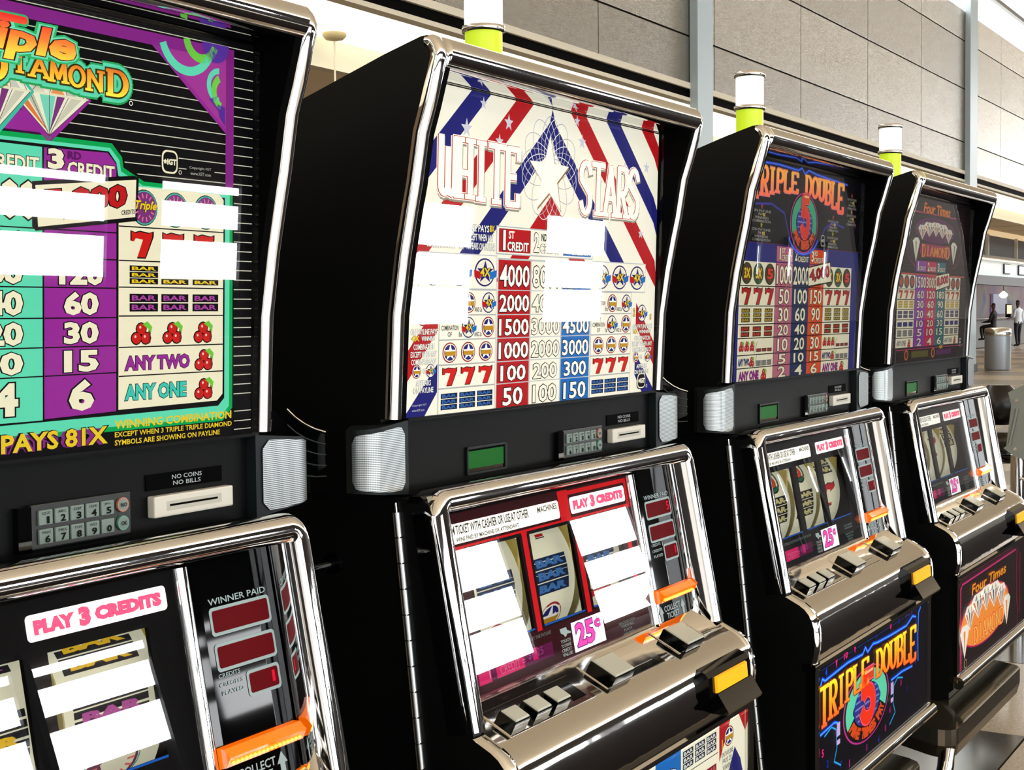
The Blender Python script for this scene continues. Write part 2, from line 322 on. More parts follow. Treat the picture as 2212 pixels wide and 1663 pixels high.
def art_triple_diamond():
    a = Art(.66); a.rect(-.2285, .2285, -.0855, .193, BK, 0)
    for i in range(41): z = -.081+i*.00672; a.rect(-.2285, .2285, z, z+.0006, (215, 215, 195), 1)
    MG = (165, 55, 150)
    for s in (-1, 1):
        a.poly([(s*.128, .181), (s*.204, .181), (s*.204, .126)], PU, 2); a.poly([(s*.136, .1785), (s*.201, .1785), (s*.201, .131)], MG, 3)
        a.rect(*sorted((s*.2005, s*.2085)), .087, .186, (130, 35, 130), 4)
        for (cx, cz, r, t, a0, a1, c) in ((.163, .190, .027, .006, 200, 330, TE), (.176, .190, .017, .006, 190, 340, (110, 210, 70)), (.190, .188, .013, .013, 180, 360, (90, 50, 160)), (.1935, .160, .012, .004, 90, 270, TE), (.199, .156, .013, .005, 120, 250, (110, 210, 70))):
            a.ring(s*cx, cz, r, r, t, c, 5, a0 if s > 0 else 180-a1, a1 if s > 0 else 180-a0, 14)
        a.poly([(s*.184, .150), (s*.192, .153), (s*.189, .148), (s*.1995, .146), (s*.1995, .133), (s*.194, .139), (s*.193, .143)], (85, 45, 150), 5)
    a.rect(-.2085, .2085, .1785, .1865, (140, 38, 140), 4)
    # green and mint panel
    P = [(-.2, .1095), (.097, .1115), (.1055, .1035), (.1067, .097), (.1246, .0895), (.208, .0885), (.209, -.0634), (.199, -.0722), (-.2, -.0722)]
    a.poly([(x+.0015, z+.0015) for x, z in P], BK, 2); a.poly(P, GR, 3)
    a.poly([(-.2, .1065), (.0955, .1085), (.1030, .1015), (.1045, .0945), (.1235, .0868), (.205, .0858), (.2055, -.062), (.197, -.0692), (-.2, -.0692)], TE, 4)
    a.poly([(-.198, .1045), (.094, .1062), (.1005, .0995), (.102, .0915), (.1225, .0845), (.2, .0838), (.2005, -.056), (.1945, -.0612), (-.198, -.064)], BK, 5)
    a.rect(-.0155, .0415, -.0612, .104, TE, 6); a.poly([(.0428, -.0606), (.1003, -.0592), (.1003, .0985), (.093, .1052), (.0428, .104)], PU, 6)
    a.rect(-.19, -.0170, -.0618, .104, (230, 225, 190), 6)
    a.poly([(.1022, -.0585), (.193, -.0575), (.1985, -.053), (.1985, .082), (.194, .0858), (.1022, .0858)], CR, 6)
    a.text('3', .0455, .058, .0915, .104, CR, 7, bold=.05, out=BK); a.text('RD', .0605, .0715, .0985, .1035, (90, 20, 90), 7, bold=.05)
    a.text('CREDIT', .0605, .0985, .0882, .0972, CR, 7, bold=.03, out=BK)
    a.text('2', -.012, -.001, .0905, .103, CR, 7, bold=.05, out=BK); a.text('ND', .0005, .010, .0975, .1025, (20, 90, 80), 7, bold=.05)
    a.text('CREDIT', .0005, .0390, .0885, .0975, CR, 7, bold=.03, out=BK)
    a.text('1', -.075, -.068, .0905, .103, CR, 7, bold=.05, out=BK); a.text('CREDIT', -.064, -.022, .0885, .0975, CR, 7, bold=.03, out=BK)
    zs = [.0547, .0375, .0194, .0006, -.0173, -.0347, -.0600]
    vals = [('60', '120', '180'), ('40', '80', '120'), ('20', '40', '60'), ('10', '20', '30'), ('5', '10', '15'), ('2', '4', '6')]
    for x0, x1, k in ((-.075, -.017, 0), (-.0155, .0415, 1), (.0428, .1003, 2)):
        a.rect(x0, x1, .0868, .0876, BK, 8)
        for i, v in enumerate(vals):
            a.rect(x0, x1, zs[i], zs[i]+.0008, BK, 8); cellnum(a, v[k], x0, x1, zs[i+1], zs[i], CR, wf=.62, hf=.78, bold=.045, lay=7)
    a.text('1000', -.012, .038, .060, .083, CR, 7, bold=.04, out=BK)
    # tilted amount tag
    q = [(.0378, .0560), (.1158, .0660), (.1166, .0900), (.0358, .0808)]
    a.poly([(.0362, .0535), (.1178, .0635), (.1190, .0915), (.1150, .0925), (.0335, .0830), (.0335, .056)], BK, 9); a.poly(q, CR, 10)
    a.text('5,000', 0, 1, 0, 1, (190, 20, 25), 11, bold=.045, out=BK, quad=[(.043, .0605), (.108, .0695), (.1085, .0865), (.0415, .0785)])
    a.text('CREDITS', 0, 1, 0, 1, BK, 12, bold=.02, quad=[(.1035, .0665), (.1150, .068), (.1150, .071), (.1035, .0695)])
    # symbol table
    zc = [.0592, .0373, .0202, .0016, -.0186, -.0373, -.0583]
    for z in zc[:-1]: a.rect(.1022, .1985, z, z+.0008, BK, 8)
    for i, x in enumerate((.124, .152, .181)):
        a.disc(x, .0725, .0118, .0118, BK, 7); a.disc(x, .0725, .0112, .0112, (60, 190, 160), 8); a.disc(x, .0725, .0104, .0104, (120, 50, 120), 9)
        for k in range(14):
            t = math.radians(k*360/14); a.line([(x+.0064*math.cos(t), .0725+.0064*math.sin(t)), (x+.009*math.cos(t), .0725+.009*math.sin(t))], .0009, (230, 120, 150), 10)
        a.text('Triple', x-.0105, x+.0095, .0695, .0770, YE, 10, bold=.03, out=BK, shear=.3)
        seven(a, x-.002, .0484, .018, .0165, lay=7); bars(a, x-.0125, x+.0125, .0225, .0350, 3, YE, BK, 7); bars(a, x-.0125, x+.0125, .0045, .0168, 2, (165, 65, 155), BK, 7)
        cherry(a, x-.001, -.0085, .0165, 7)
    cherry(a, .181, -.0275, .0165, 7); cherry(a, .181, -.0475, .0165, 7)
    a.text('ANY TWO', .1075, .1660, -.0335, -.0240, PU, 7, bold=.045, out=BK); a.text('ANY ONE', .1075, .1630, -.0530, -.0425, (60, 200, 180), 7, bold=.045, out=BK)
    # maker's mark and small print
    a.rrect(.139, .1556, .0955, .1125, .005, BK, 3); oval(a, .1400, .1545, .0965, .1118, 4, CR)
    a.rect(.163, .19, .097, .1035, BK, 2); a.text('Copyright IGT', .1655, .1865, .1008, .1030, (190, 190, 180), 3); a.text('www.IGT.com', .1665, .1860, .0972, .0994, (190, 190, 180), 3)
    # bottom line of text
    a.rect(-.2, .2285, -.083, -.0722, BK, 2); a.rect(.2085, .2285, -.083, -.06, BK, 2)
    for z in (-.0665, -.0735, -.0795): a.rect(.211, .2285, z, z+.0006, (215, 215, 195), 3)
    for o, c, l in ((.13, (130, 40, 130), 3), (.06, BK, 5)): a.text('PAYS 81X', .0085, .0950, -.0800, -.0675, c, l, bold=o)
    a.text('PAYS 81X', .0105, .0930, -.0795, -.0680, YE, 7, bold=.03); a.text('1 SYMBOL ON PAYLINE', -.12, 0, -.079, -.068, YE, 5, bold=.02)
    a.text('WINNING COMBINATION', .0990, .2075, -.0708, -.0652, YE, 6, bold=.03); a.text('EXCEPT WHEN 3 TRIPLE TRIPLE DIAMOND', .0990, .2080, -.0762, -.0728, YE, 6, bold=.02)
    a.text('SYMBOLS ARE SHOWING ON PAYLINE', .0990, .1960, -.0815, -.0780, YE, 6, bold=.02)
    # picture of diamonds
    def gem(cx, cz, w, h, edge, lay):
        top = cz+h*.45; mid = cz+h*.18; bot = cz-h*.55; e = .003
        a.poly([(cx-w*.3, top+e), (cx+w*.3, top+e), (cx+w*.5+e, mid), (cx, bot-e*1.6), (cx-w*.5-e, mid)], edge, lay)
        a.poly([(cx-w*.3, top), (cx+w*.3, top), (cx+w*.5, mid), (cx, bot), (cx-w*.5, mid)], (240, 238, 215), lay+1)
        for u0, u1, c in ((-.12, .08, (120, 215, 185)), (.28, .42, (205, 205, 180)), (-.45, -.33, (225, 120, 60)), (.1, .2, (120, 50, 120)), (-.3, -.2, (190, 195, 170))):
            a.poly([(cx+u0*w, mid-h*.02), (cx+u1*w, mid-h*.02), (cx, bot+h*.05)], c, lay+2)
        for u0, u1, c in ((-.28, -.05, (215, 215, 190)), (.02, .2, (235, 150, 90)), (.22, .36, (205, 205, 190))):
            a.poly([(cx+u0*w, mid+h*.02), (cx+u1*w, mid+h*.02), (cx+(u0+u1)/2*w*.8, top-h*.03)], c, lay+2)
        for u in (-.5, -.25, 0, .25, .5):
            a.line([(cx+u*w, mid), (cx, bot)], .0004, (70, 60, 60), lay+3); a.line([(cx+u*w*.9, mid), (cx+(u+.1)*w*.55, top)], .0004, (70, 60, 60), lay+3)
        a.line([(cx-w*.5, mid), (cx+w*.5, mid)], .0008, (230, 225, 190), lay+4)
    a.poly([(.006, .122), (.012, .112), (.05, .108), (.05, .116), (.025, .125)], PU, 2)
    gem(.047, .1300, .060, .034, PU, 3); gem(.0065, .1295, .052, .036, (60, 190, 160), 8); gem(-.035, .1300, .058, .034, PU, 3)
    # lettering of the title
    GO = grad_mat('gold_letters', .138+.61, .159+.61, [(245, 225, 70), (225, 160, 25), (190, 90, 20)], .66)
    for lay, e, c in ((12, .0046, (45, 165, 90)), (14, .0034, TE), (16, .0011, (60, 50, 10))):
        a.slab('IAMON', .0165, .0880, .1440, .1565, c, lay, .26, .14, c, e, .12, True, lambda u: .1455-.0045*u, lambda u: .1575-.0025*u)
        a.slab('D', .0885, .1090, .1405, .1575, c, lay, .26, .12, c, e, .12); a.slab('D', -.006, .0155, .1385, .1575, c, lay, .26, .12, c, e, .12)
    a.slab('IAMON', .0165, .0880, .1440, .1565, GO, 18, .26, .14, None, 0, .12, True, lambda u: .1455-.0045*u, lambda u: .1575-.0025*u)
    a.slab('D', .0885, .1090, .1405, .1575, GO, 18, .26, .12, None, 0, .12); a.slab('D', -.006, .0155, .1385, .1575, GO, 18, .26, .12, None, 0, .12)
    a.ring(.1125, .1385, .0016, .0016, .0005, WH, 6, n=10)
    RO = grad_mat('red_script', .157+.61, .177+.61, [(240, 190, 50), (235, 110, 30), (215, 35, 25)], .66)
    for bo, c, l in ((.16, (50, 185, 110), 20), (.11, (110, 225, 180), 21), (.065, (60, 20, 10), 22), (.04, RO, 23)):
        a.text('iple', .0030-bo*.03, .0610+bo*.03, .1530-bo*.02, .1740+bo*.02, c, l, bold=bo, shear=.3); a.text('Tr', -.040, .0010, .1560-bo*.02, .1760+bo*.02, c, l, bold=bo, shear=.3)
    a.rrect(-.03, .030, .1725, .1795, .003, (50, 185, 110), 20); a.rrect(-.029, .0285, .1738, .1782, .002, RO, 24)
    return a

def chev(a, c0, c1, col, lay, zlo, zhi, k=.85, xm=.2285):
    for s in (-1, 1):          # the part of the band c0 < z + k|x| < c1 that lies between zlo and zhi
        def X(c, z): return min(max((c-z)/k, 0), xm)
        n = 12; up = [(s*X(c1, zlo+(zhi-zlo)*i/n), zlo+(zhi-zlo)*i/n) for i in range(n+1)]; dn = [(s*X(c0, zlo+(zhi-zlo)*i/n), zlo+(zhi-zlo)*i/n) for i in range(n+1)]
        vs = up+dn; a.put(vs, [(i, i+1, n+2+i, n+1+i) for i in range(n)], col, lay)
def art_white_stars():
    a = Art(.84); CRW = (246, 242, 222); a.rect(-.2285, .2285, -.0855, .193, CRW, 0)
    for c0, c1, col in ((.085, .112, RD), (.158, .184, NB), (.223, .249, RD), (.285, .311, NB), (.352, .376, RD)): chev(a, c0, c1, col, 1, .03, .193)
    for s in (-1, 1):
        a.poly([(s*.184, .012), (s*.184, -.012), (s*.2285, -.055), (s*.2285, -.03)], RD, 1)
        a.poly([(s*.184, -.040), (s*.184, -.064), (s*.204, -.0855), (s*.2285, -.0855), (s*.2285, -.08)], NB, 1)
    for x, z, r in ((-.146, .160, .009), (-.078, .172, .008), (-.093, .154, .007), (.058, .168, .008), (.047, .187, .006), (.150, .150, .008), (.2, .155, .007), (.097, .132, .005), (.07, .085, .007), (-.14, .09, .006), (.19, .085, .006), (-.12, .184, .006)):
        a.star(x, z, r, (205, 205, 215), 2)
    # crossing loops behind the big star
    for k in range(24):
        t = math.radians(k*15); cx, cz = -.003+.024*math.cos(t), .137+.021*math.sin(t); n = 34; pts = []
        for i in range(n+1):
            u = 2*math.pi*i/n; ex, ez = .028*math.cos(u), .017*math.sin(u); pts.append((cx+ex*math.cos(t)-ez*math.sin(t), cz+ex*math.sin(t)+ez*math.cos(t)))
        a.line(pts, .0007, (240, 240, 240) if k % 2 else (170, 170, 180), 3)
    a.star(-.0035, .1285, .0385, (150, 110, 70), 5, .4); a.star(-.005, .130, .0385, (252, 250, 235), 6, .4); a.star(-.005, .130, .032, WH, 7, .42)
    for t, x0, x1 in (('WHITE', -.188, -.060), ('STARS', .052, .182)):
        zb = (lambda u: .1005-.004*u) if x0 < 0 else (lambda u: .0975+.001*u); zt = (lambda u: .1525-.001*u) if x0 < 0 else (lambda u: .1510+.001*u)
        for off, c, l, e in (((.0012, -.0016), (150, 145, 130), 4, .0016), ((0, 0), (250, 250, 240), 6, .0014), ((0, 0), (185, 60, 40), 8, .0006), ((0, 0), (255, 253, 240), 10, 0)):
            a.slab(t, x0+off[0], x1+off[0], .1, .15, c, l, .34, .10, c if e else None, e, .04, True, (lambda u, f=zb, o=off[1]: f(u)+o), (lambda u, f=zt, o=off[1]: f(u)+o))
    # heads of the columns
    a.rect(-.096, .084, .0545, .0800, (170, 175, 180), 4); a.rect(-.095, .083, .0555, .0790, (240, 238, 225), 5)
    for x0, x1, n, t, c, tc in ((-.092, -.037, '1', 'ST', RD, WH), (-.034, .0215, '2', 'ND', CRW, CRW), (.024, .080, '3', 'RD', BL, WH)):
        a.rect(x0, x1, .0568, .0778, c, 6); a.text(n, x0+.003, x0+.012, .0585, .0765, tc, 7, bold=.04, out=BK)
        a.text(t, x0+.016, x0+.026, .0690, .0760, WH if c != CRW else BK, 7, bold=.03); a.text('CREDIT', x0+.014, x0+.051, .0580, .0665, tc, 7, bold=.03, out=BK)
    zr = [.050, .0224, .0005, -.0206, -.0418, -.0618, -.0845]
    a.rect(-.0925, .082, -.0855, .0515, (185, 190, 190), 4)
    for k, (x0, x1, c, tc) in enumerate(((-.0912, -.0358, RD, WH), (-.0338, .0222, CRW, CRW), (.0243, .0806, BL, WH))):
        for i, v in enumerate((('4000', '8000', '12000'), ('2000', '4000', '6000'), ('1500', '3000', '4500'), ('1000', '2000', '3000'), ('100', '200', '300'), ('50', '100', '150'))):
            a.rect(x0, x1, zr[i+1]+.0007, zr[i]-.0002, c, 5); cellnum(a, v[k], x0, x1, zr[i+1], zr[i]-.001, tc, wf=.80, hf=.76, bold=.02, lay=6)
    for s, X0, X1 in ((-1, -.1825, -.0945), (1, .0845, .1715)):
        a.rect(X0-.001, X1+.001, -.0855, .0235, (170, 172, 170), 3); xe = (X0-.032, X1+.001) if s < 0 else (X0-.001, X1+.032)
        a.rect(xe[0], xe[1], .0225, .0535, (190, 192, 195), 3); a.rect(xe[0]+.0012, xe[1]-.0012, .0238, .0525, CRW, 4)
        for i in range(1, 6): a.rect(X0, X1, zr[i+1]+.0009, zr[i]-.0003, CRW, 4)
        for i in range(3): starlogo(a, xe[0]+(xe[1]-xe[0])*(i*.33+.17), .038, .0165, .0125, 1, 5)
        for i in range(3):
            x = X0+(X1-X0)*(i*.32+.18); starlogo(a, x, -.0312, .0112, .0088, 0, 5); seven(a, x, -.0517, .020, .0145, lay=5); bars(a, x-.0125, x+.0125, -.0800, -.0655, 3, (50, 100, 170), (10, 25, 60), 5)
        for z, k1, k2 in ((.0115, 0, 1), (-.010, 1, 0)):
            smallblock(a, [('ANY', .4), ('COMBINATION', 1), ('OF', .25)], X0+.002, X0+.028, z+.0075, .0055, BK); a.text('1x', X0+.029, X0+.034, z-.008, z-.0035, BK, 6, bold=.03)
            starlogo(a, X0+.044, z, .0105, .0092, k1, 5); a.text('AND 2x', X0+.053, X0+.065, z-.008, z-.004, BK, 6, bold=.02); starlogo(a, X0+.0755, z, .0105, .0092, k2, 5)
    for s, x0, x1, mult in ((-1, -.224, -.186, '4X'), (1, .176, .222, '16X')):
        starlogo(a, (x0+x1)/2-.002, .001, .0105, .0092, 0 if s < 0 else 1, 5); a.text('2', x0, x0+.005, -.002, .006, YE, 6, bold=.03, out=BK); a.text('S', x1-.006, x1-.002, -.006, 0, YE, 6, bold=.03, out=BK)
        smallblock(a, [('ON PAYLINE PAYS', 1), ('', 1), ('COMBINATION', .8), ('EXCEPT WHEN ANY', 1), ('COMBINATION OF', .95)], x0, x1, -.0105, .0062, WH, 6, BK)
        a.text(mult, x0+.001, x0+.012, -.0205, -.0160, YE, 6, bold=.03, out=BK); a.text('WINNING', x0+.015, x1-.003, -.0205, -.0165, WH, 6, bold=.02, out=BK)
        starlogo(a, x0+.009, -.0455, .0065, .0058, 0, 5); a.text('OR', x0+.018, x0+.024, -.0475, -.0435, WH, 6, bold=.02, out=BK); starlogo(a, x1-.009, -.0455, .0065, .0058, 1, 5)
        smallblock(a, [('APPEARS', .55), ('ON PAYLINE', .75)], x0, x1, -.053, .006, WH, 6, BK)
    smallblock(a, [('2    S ON PAYLINE PAYS', .8), ('WINNING COMBINATION EXCEPT WHEN ANY', .95), ('COMBINATION OF 3    OR    APPEARS ON PAYLINE', 1)], -.204, -.098, .0790, .0078, WH, 6, BK)
    a.text('8X', -.108, -.100, .0735, .0795, YE, 7, bold=.03, out=BK)
    oval(a, .1900, .2090, -.0790, -.0630, 5, CRW); a.text('Copyright IGT', -.221, -.200, -.0745, -.0725, (200, 200, 205), 5); a.text('www.IGT.com', -.221, -.203, -.0785, -.0765, (200, 200, 205), 5)
    return a

def neon(a, pts, col, col2, lay=3, t=.0016): a.line(pts, t*2.2, col, lay); a.line(pts, t*.7, col2, lay+1)
def dial5(a, cx, cz, rx, rz, lay, hot=1.0):
    T2 = (95, 215, 170) if hot > .9 else (55, 165, 120)
    a.disc(cx, cz, rx, rz, (190, 50, 140), lay, 40); a.disc(cx, cz, rx*.96, rz*.96, BK, lay+1, 40)
    a.ring(cx, cz, rx*.90, rz*.90, rx*.30, T2, lay+2, -25, 205, 30); a.disc(cx, cz, rx*.56, rz*.56, (35, 50, 140), lay+3, 30)
    for i in range(5): z = cz+rz*(.34-.17*i); h = rx*.52*math.sqrt(max(0, 1-((z-cz)/(rz*.56))**2)); a.rect(cx-h, cx+h, z, z+rz*.05, (120, 130, 200), lay+4)
    t = 'FIVE TIMES PAY'
    for i, ch in enumerate(t):
        if ch == ' ': continue
        u = math.radians(205+130*(i+.5)/len(t)); r = .74; px, pz = cx+rx*r*math.cos(u), cz+rz*r*math.sin(u); w = rx*.085; h = rz*.15
        tx, tz = -math.sin(u)*w, math.cos(u)*w*rz/rx; nx, nz = -math.cos(u)*h*rx/rz*.8, -math.sin(u)*h
        a.text(ch, 0, 1, 0, 1, (215, 75, 25), lay+4, bold=.07, quad=[(px-tx-nx, pz-tz-nz), (px+tx-nx, pz+tz-nz), (px+tx+nx, pz+tz+nz), (px-tx+nx, pz-tz+nz)])
    h = rz*1.5; w = rx*.62
    for e, c, l in ((rx*.035, (60, 10, 20), lay+7), (rx*.02, (250, 90, 130), lay+8), (0, (228, 62, 30), lay+9)):
        a.slab('5', cx-w/2, cx+w/2, cz-h*.36, cz+h*.64, c, l, .34, .22, c, e or 1e-5, .02, False)
    a.rect(cx-w*.22, cx+w*.34, cz+h*.555, cz+h*.60, (255, 190, 140), lay+11)
def art_triple_double():
    a = Art(.5); a.rect(-.2285, .2285, -.0855, .193, (10, 9, 12), 0); a.rect(-.2285, .2285, -.0855, .0870, (30, 35, 115), 1)
    OG = grad_mat('orange_letters', .138+.61, .186+.61, [(225, 70, 45), (235, 125, 30), (240, 185, 40)], .5)
    neon(a, [(-.2285, .185), (-.1, .188), (-.03, .186), (-.015, .190), (-.005, .183), (.01, .189), (.04, .186), (.17, .181)], (20, 60, 220), (90, 150, 255), 2)
    arcz = lambda u: .1555-.022*(2*u-1)**2*(.9 if u > .5 else .8); topz = lambda u: .1835-.002*u
    a.slab('TRIPLE DOUBLE', -.187, .152, .14, .18, OG, 6, .34, .10, (225, 120, 140), .0011, .03, True, arcz, topz)
    neon(a, [(-.2, .1330), (-.12, .137), (-.075, .128), (-.055, .10), (-.05, .093)], (35, 30, 120), (60, 60, 170), 2)
    dial5(a, -.004, .1185, .052, .0400, 8, .8)
    neon(a, arc(-.004, .112, .060, .0345, 205, 335, 18), (20, 60, 210), (80, 140, 255), 7, .0018)
    neon(a, [(.062, .098), (.08, .115), (.11, .125), (.16, .12)], (35, 30, 120), (60, 60, 170), 2)
    for x0, x1, n in ((-.19, -.115, '2'), (.085, .14, '2'), (.165, .215, '3')):
        for j, zt in enumerate((.128, .105)):
            if x0 > .16: zt += .035
            a.star((x0+x1)/2, zt+.004, .004, (150, 60, 60) if j == 0 else (150, 150, 30), 4, .6)
            smallblock(a, [('ON PAYLINE', .8), ('PAYS', .3), ('WINNING', .6), ('COMBINATION', .8)], x0, x1, zt, .0042, (150, 150, 140), 4); a.text('9X', (x0+x1)/2+.002, (x0+x1)/2+.011, zt-.0085, zt-.004, YE, 6, bold=.02)
    for x, z, t in ((-.2, .10, '9'), (.1, .115, '5'), (.19, .14, '5'), (.205, .12, '7'), (-.16, .093, '3'), (-.205, .176, '9')): a.text(t, x, x+.006, z, z+.008, (150, 20, 120), 3, bold=.02)
    oval(a, .0640, .0790, .0905, .1060, 6, (190, 190, 180)); a.rect(-.2285, .2285, .0868, .0876, (100, 20, 60), 3)
    cols = [(-.0985, -.039, (190, 105, 125), ('1', 'ST')), (-.039, .0235, (22, 45, 90), ('2', 'ND')), (.0235, .0805, (225, 75, 20), ('3', 'RD'))]
    zr = [.0640, .0335, .0087, -.0137, -.0309, -.0516, -.0676, -.0850]
    vals = (('1000', '2000', '3000'), ('50', '100', '150'), ('30', '60', '90'), ('20', '40', '60'), ('10', '20', '30'), ('5', '10', '15'), ('2', '4', '6'))
    for k, (x0, x1, c, (n, t)) in enumerate(cols):
        a.rect(x0+.001, x1-.001, .0655, .0850, c, 4); a.text(n, x0+.006, x0+.015, .0680, .0835, CR, 5, bold=.03, out=BK); a.text(t, x0+.018, x0+.03, .0765, .0830, CR, 5, bold=.02, out=BK)
        a.text('CREDIT', x0+.017, x1-.005, .0670, .0745, CR, 5, bold=.01, out=BK); a.rect(x0, x1, -.0855, .0640, c, 4)
        for i, v in enumerate(vals): cellnum(a, v[k], x0, x1, zr[i+1], zr[i], CR, wf=.78, hf=.80, bold=.015, lay=6)
    for s, X0, X1 in ((-1, -.2175, -.1), (1, .0815, .1985)):
        for i in range(7): a.rect(X0, X1, zr[i+1]+.0006, zr[i]-.0006, CR, 4)
        W = X1-X0
        for i in range(3):
            x = X0+W*(i*.32+.19); c3 = i == 1
            a.disc(x, .0488, .017, .0135, BK, 5); a.disc(x, .0488, .016, .0125, (30, 90, 50) if c3 else (60, 60, 30), 6); a.disc(x, .0488, .011, .009, (120, 40, 20), 7); a.text('3X' if c3 or i == 0 else '5', x-.010, x+.010, .0425, .0555, YE if c3 or i == 0 else (225, 50, 25), 8, bold=.04, out=BK)
            seven(a, x, .0210, .026, .0200, (170, 20, 20), 5); bars(a, x-.0135, x+.0135, -.0115, .0060, 3, (190, 160, 40), (50, 45, 15), 5); bars(a, x-.0135, x+.0135, -.0295, -.0160, 2, (190, 60, 25), (60, 20, 10), 5)
        for i in range(3):
            cherry(a, X0+.013+i*.017, -.0400, .014, 5); bars(a, X0+.060+i*.018, X0+.076+i*.018, -.0488, -.0438, 1, (150, 70, 60), (90, 30, 20), 5)
            bars(a, X0+.060+i*.018, X0+.076+i*.018, -.0660, -.0590, 3, (160, 160, 160), (40, 40, 40), 5)
        a.line([(X0+.054, -.050), (X0+.062, -.036)], .0008, BK, 6); a.line([(X0+.054, -.067), (X0+.062, -.053)], .0008, BK, 6)
        a.text('ANY TWO', X0+.003, X0+.038, -.0645, -.0560, (25, 60, 120), 5, bold=.03, out=BK); cherry(a, X0+.047, -.0595, .014, 5)
        a.text('ANY ONE', X0+.006, X0+.070, -.0825, -.0715, (150, 30, 140), 5, bold=.04, out=BK); cherry(a, X0+.088, -.0765, .017, 5)
    for z in zr[1:-1]: a.rect(-.2175, .1985, z-.0006, z+.0006, BK, 5)
    a.poly([(.0180, .0335), (.1120, .0415), (.1045, .0715), (.0160, .0610)], BK, 9); a.poly([(.0195, .0360), (.1090, .0430), (.1025, .0690), (.0175, .0595)], CR, 10)
    a.text('4,000', 0, 1, 0, 1, (170, 25, 35), 11, bold=.03, out=BK, quad=[(.023, .0400), (.104, .0465), (.0985, .0655), (.0215, .0570)])
    return a
def gems(a, cx, cz, W, Hh, lay, col=(235, 232, 210)):
    for dx, dz, w in ((-.36, .02, .22), (.36, 0, .22), (-.18, .2, .3), (.18, .2, .3), (0, .25, .26)):
        x, z = cx+dx*W, cz+dz*Hh; w *= W; h = Hh*.8
        a.poly([(x-w*.3, z+h*.35), (x+w*.3, z+h*.35), (x+w*.5, z+h*.12), (x, z-h*.55), (x-w*.5, z+h*.12)], col, lay)
        for u0, u1, c in ((-.4, -.28, (215, 120, 60)), (-.12, 0, (90, 85, 80)), (.12, .25, (120, 130, 140)), (.3, .38, (200, 90, 50))): a.poly([(x+u0*w, z+h*.1), (x+u1*w, z+h*.1), (x, z-h*.5)], c, lay+1)
        for u0, u1, c in ((-.25, -.08, (120, 140, 130)), (.1, .2, (220, 130, 60))): a.poly([(x+u0*w, z+h*.13), (x+u1*w, z+h*.13), (x+(u0+u1)*.4*w, z+h*.33)], c, lay+1)
        a.line([(x-w*.5, z+h*.12), (x+w*.5, z+h*.12)], Hh*.02, WH, lay+2)
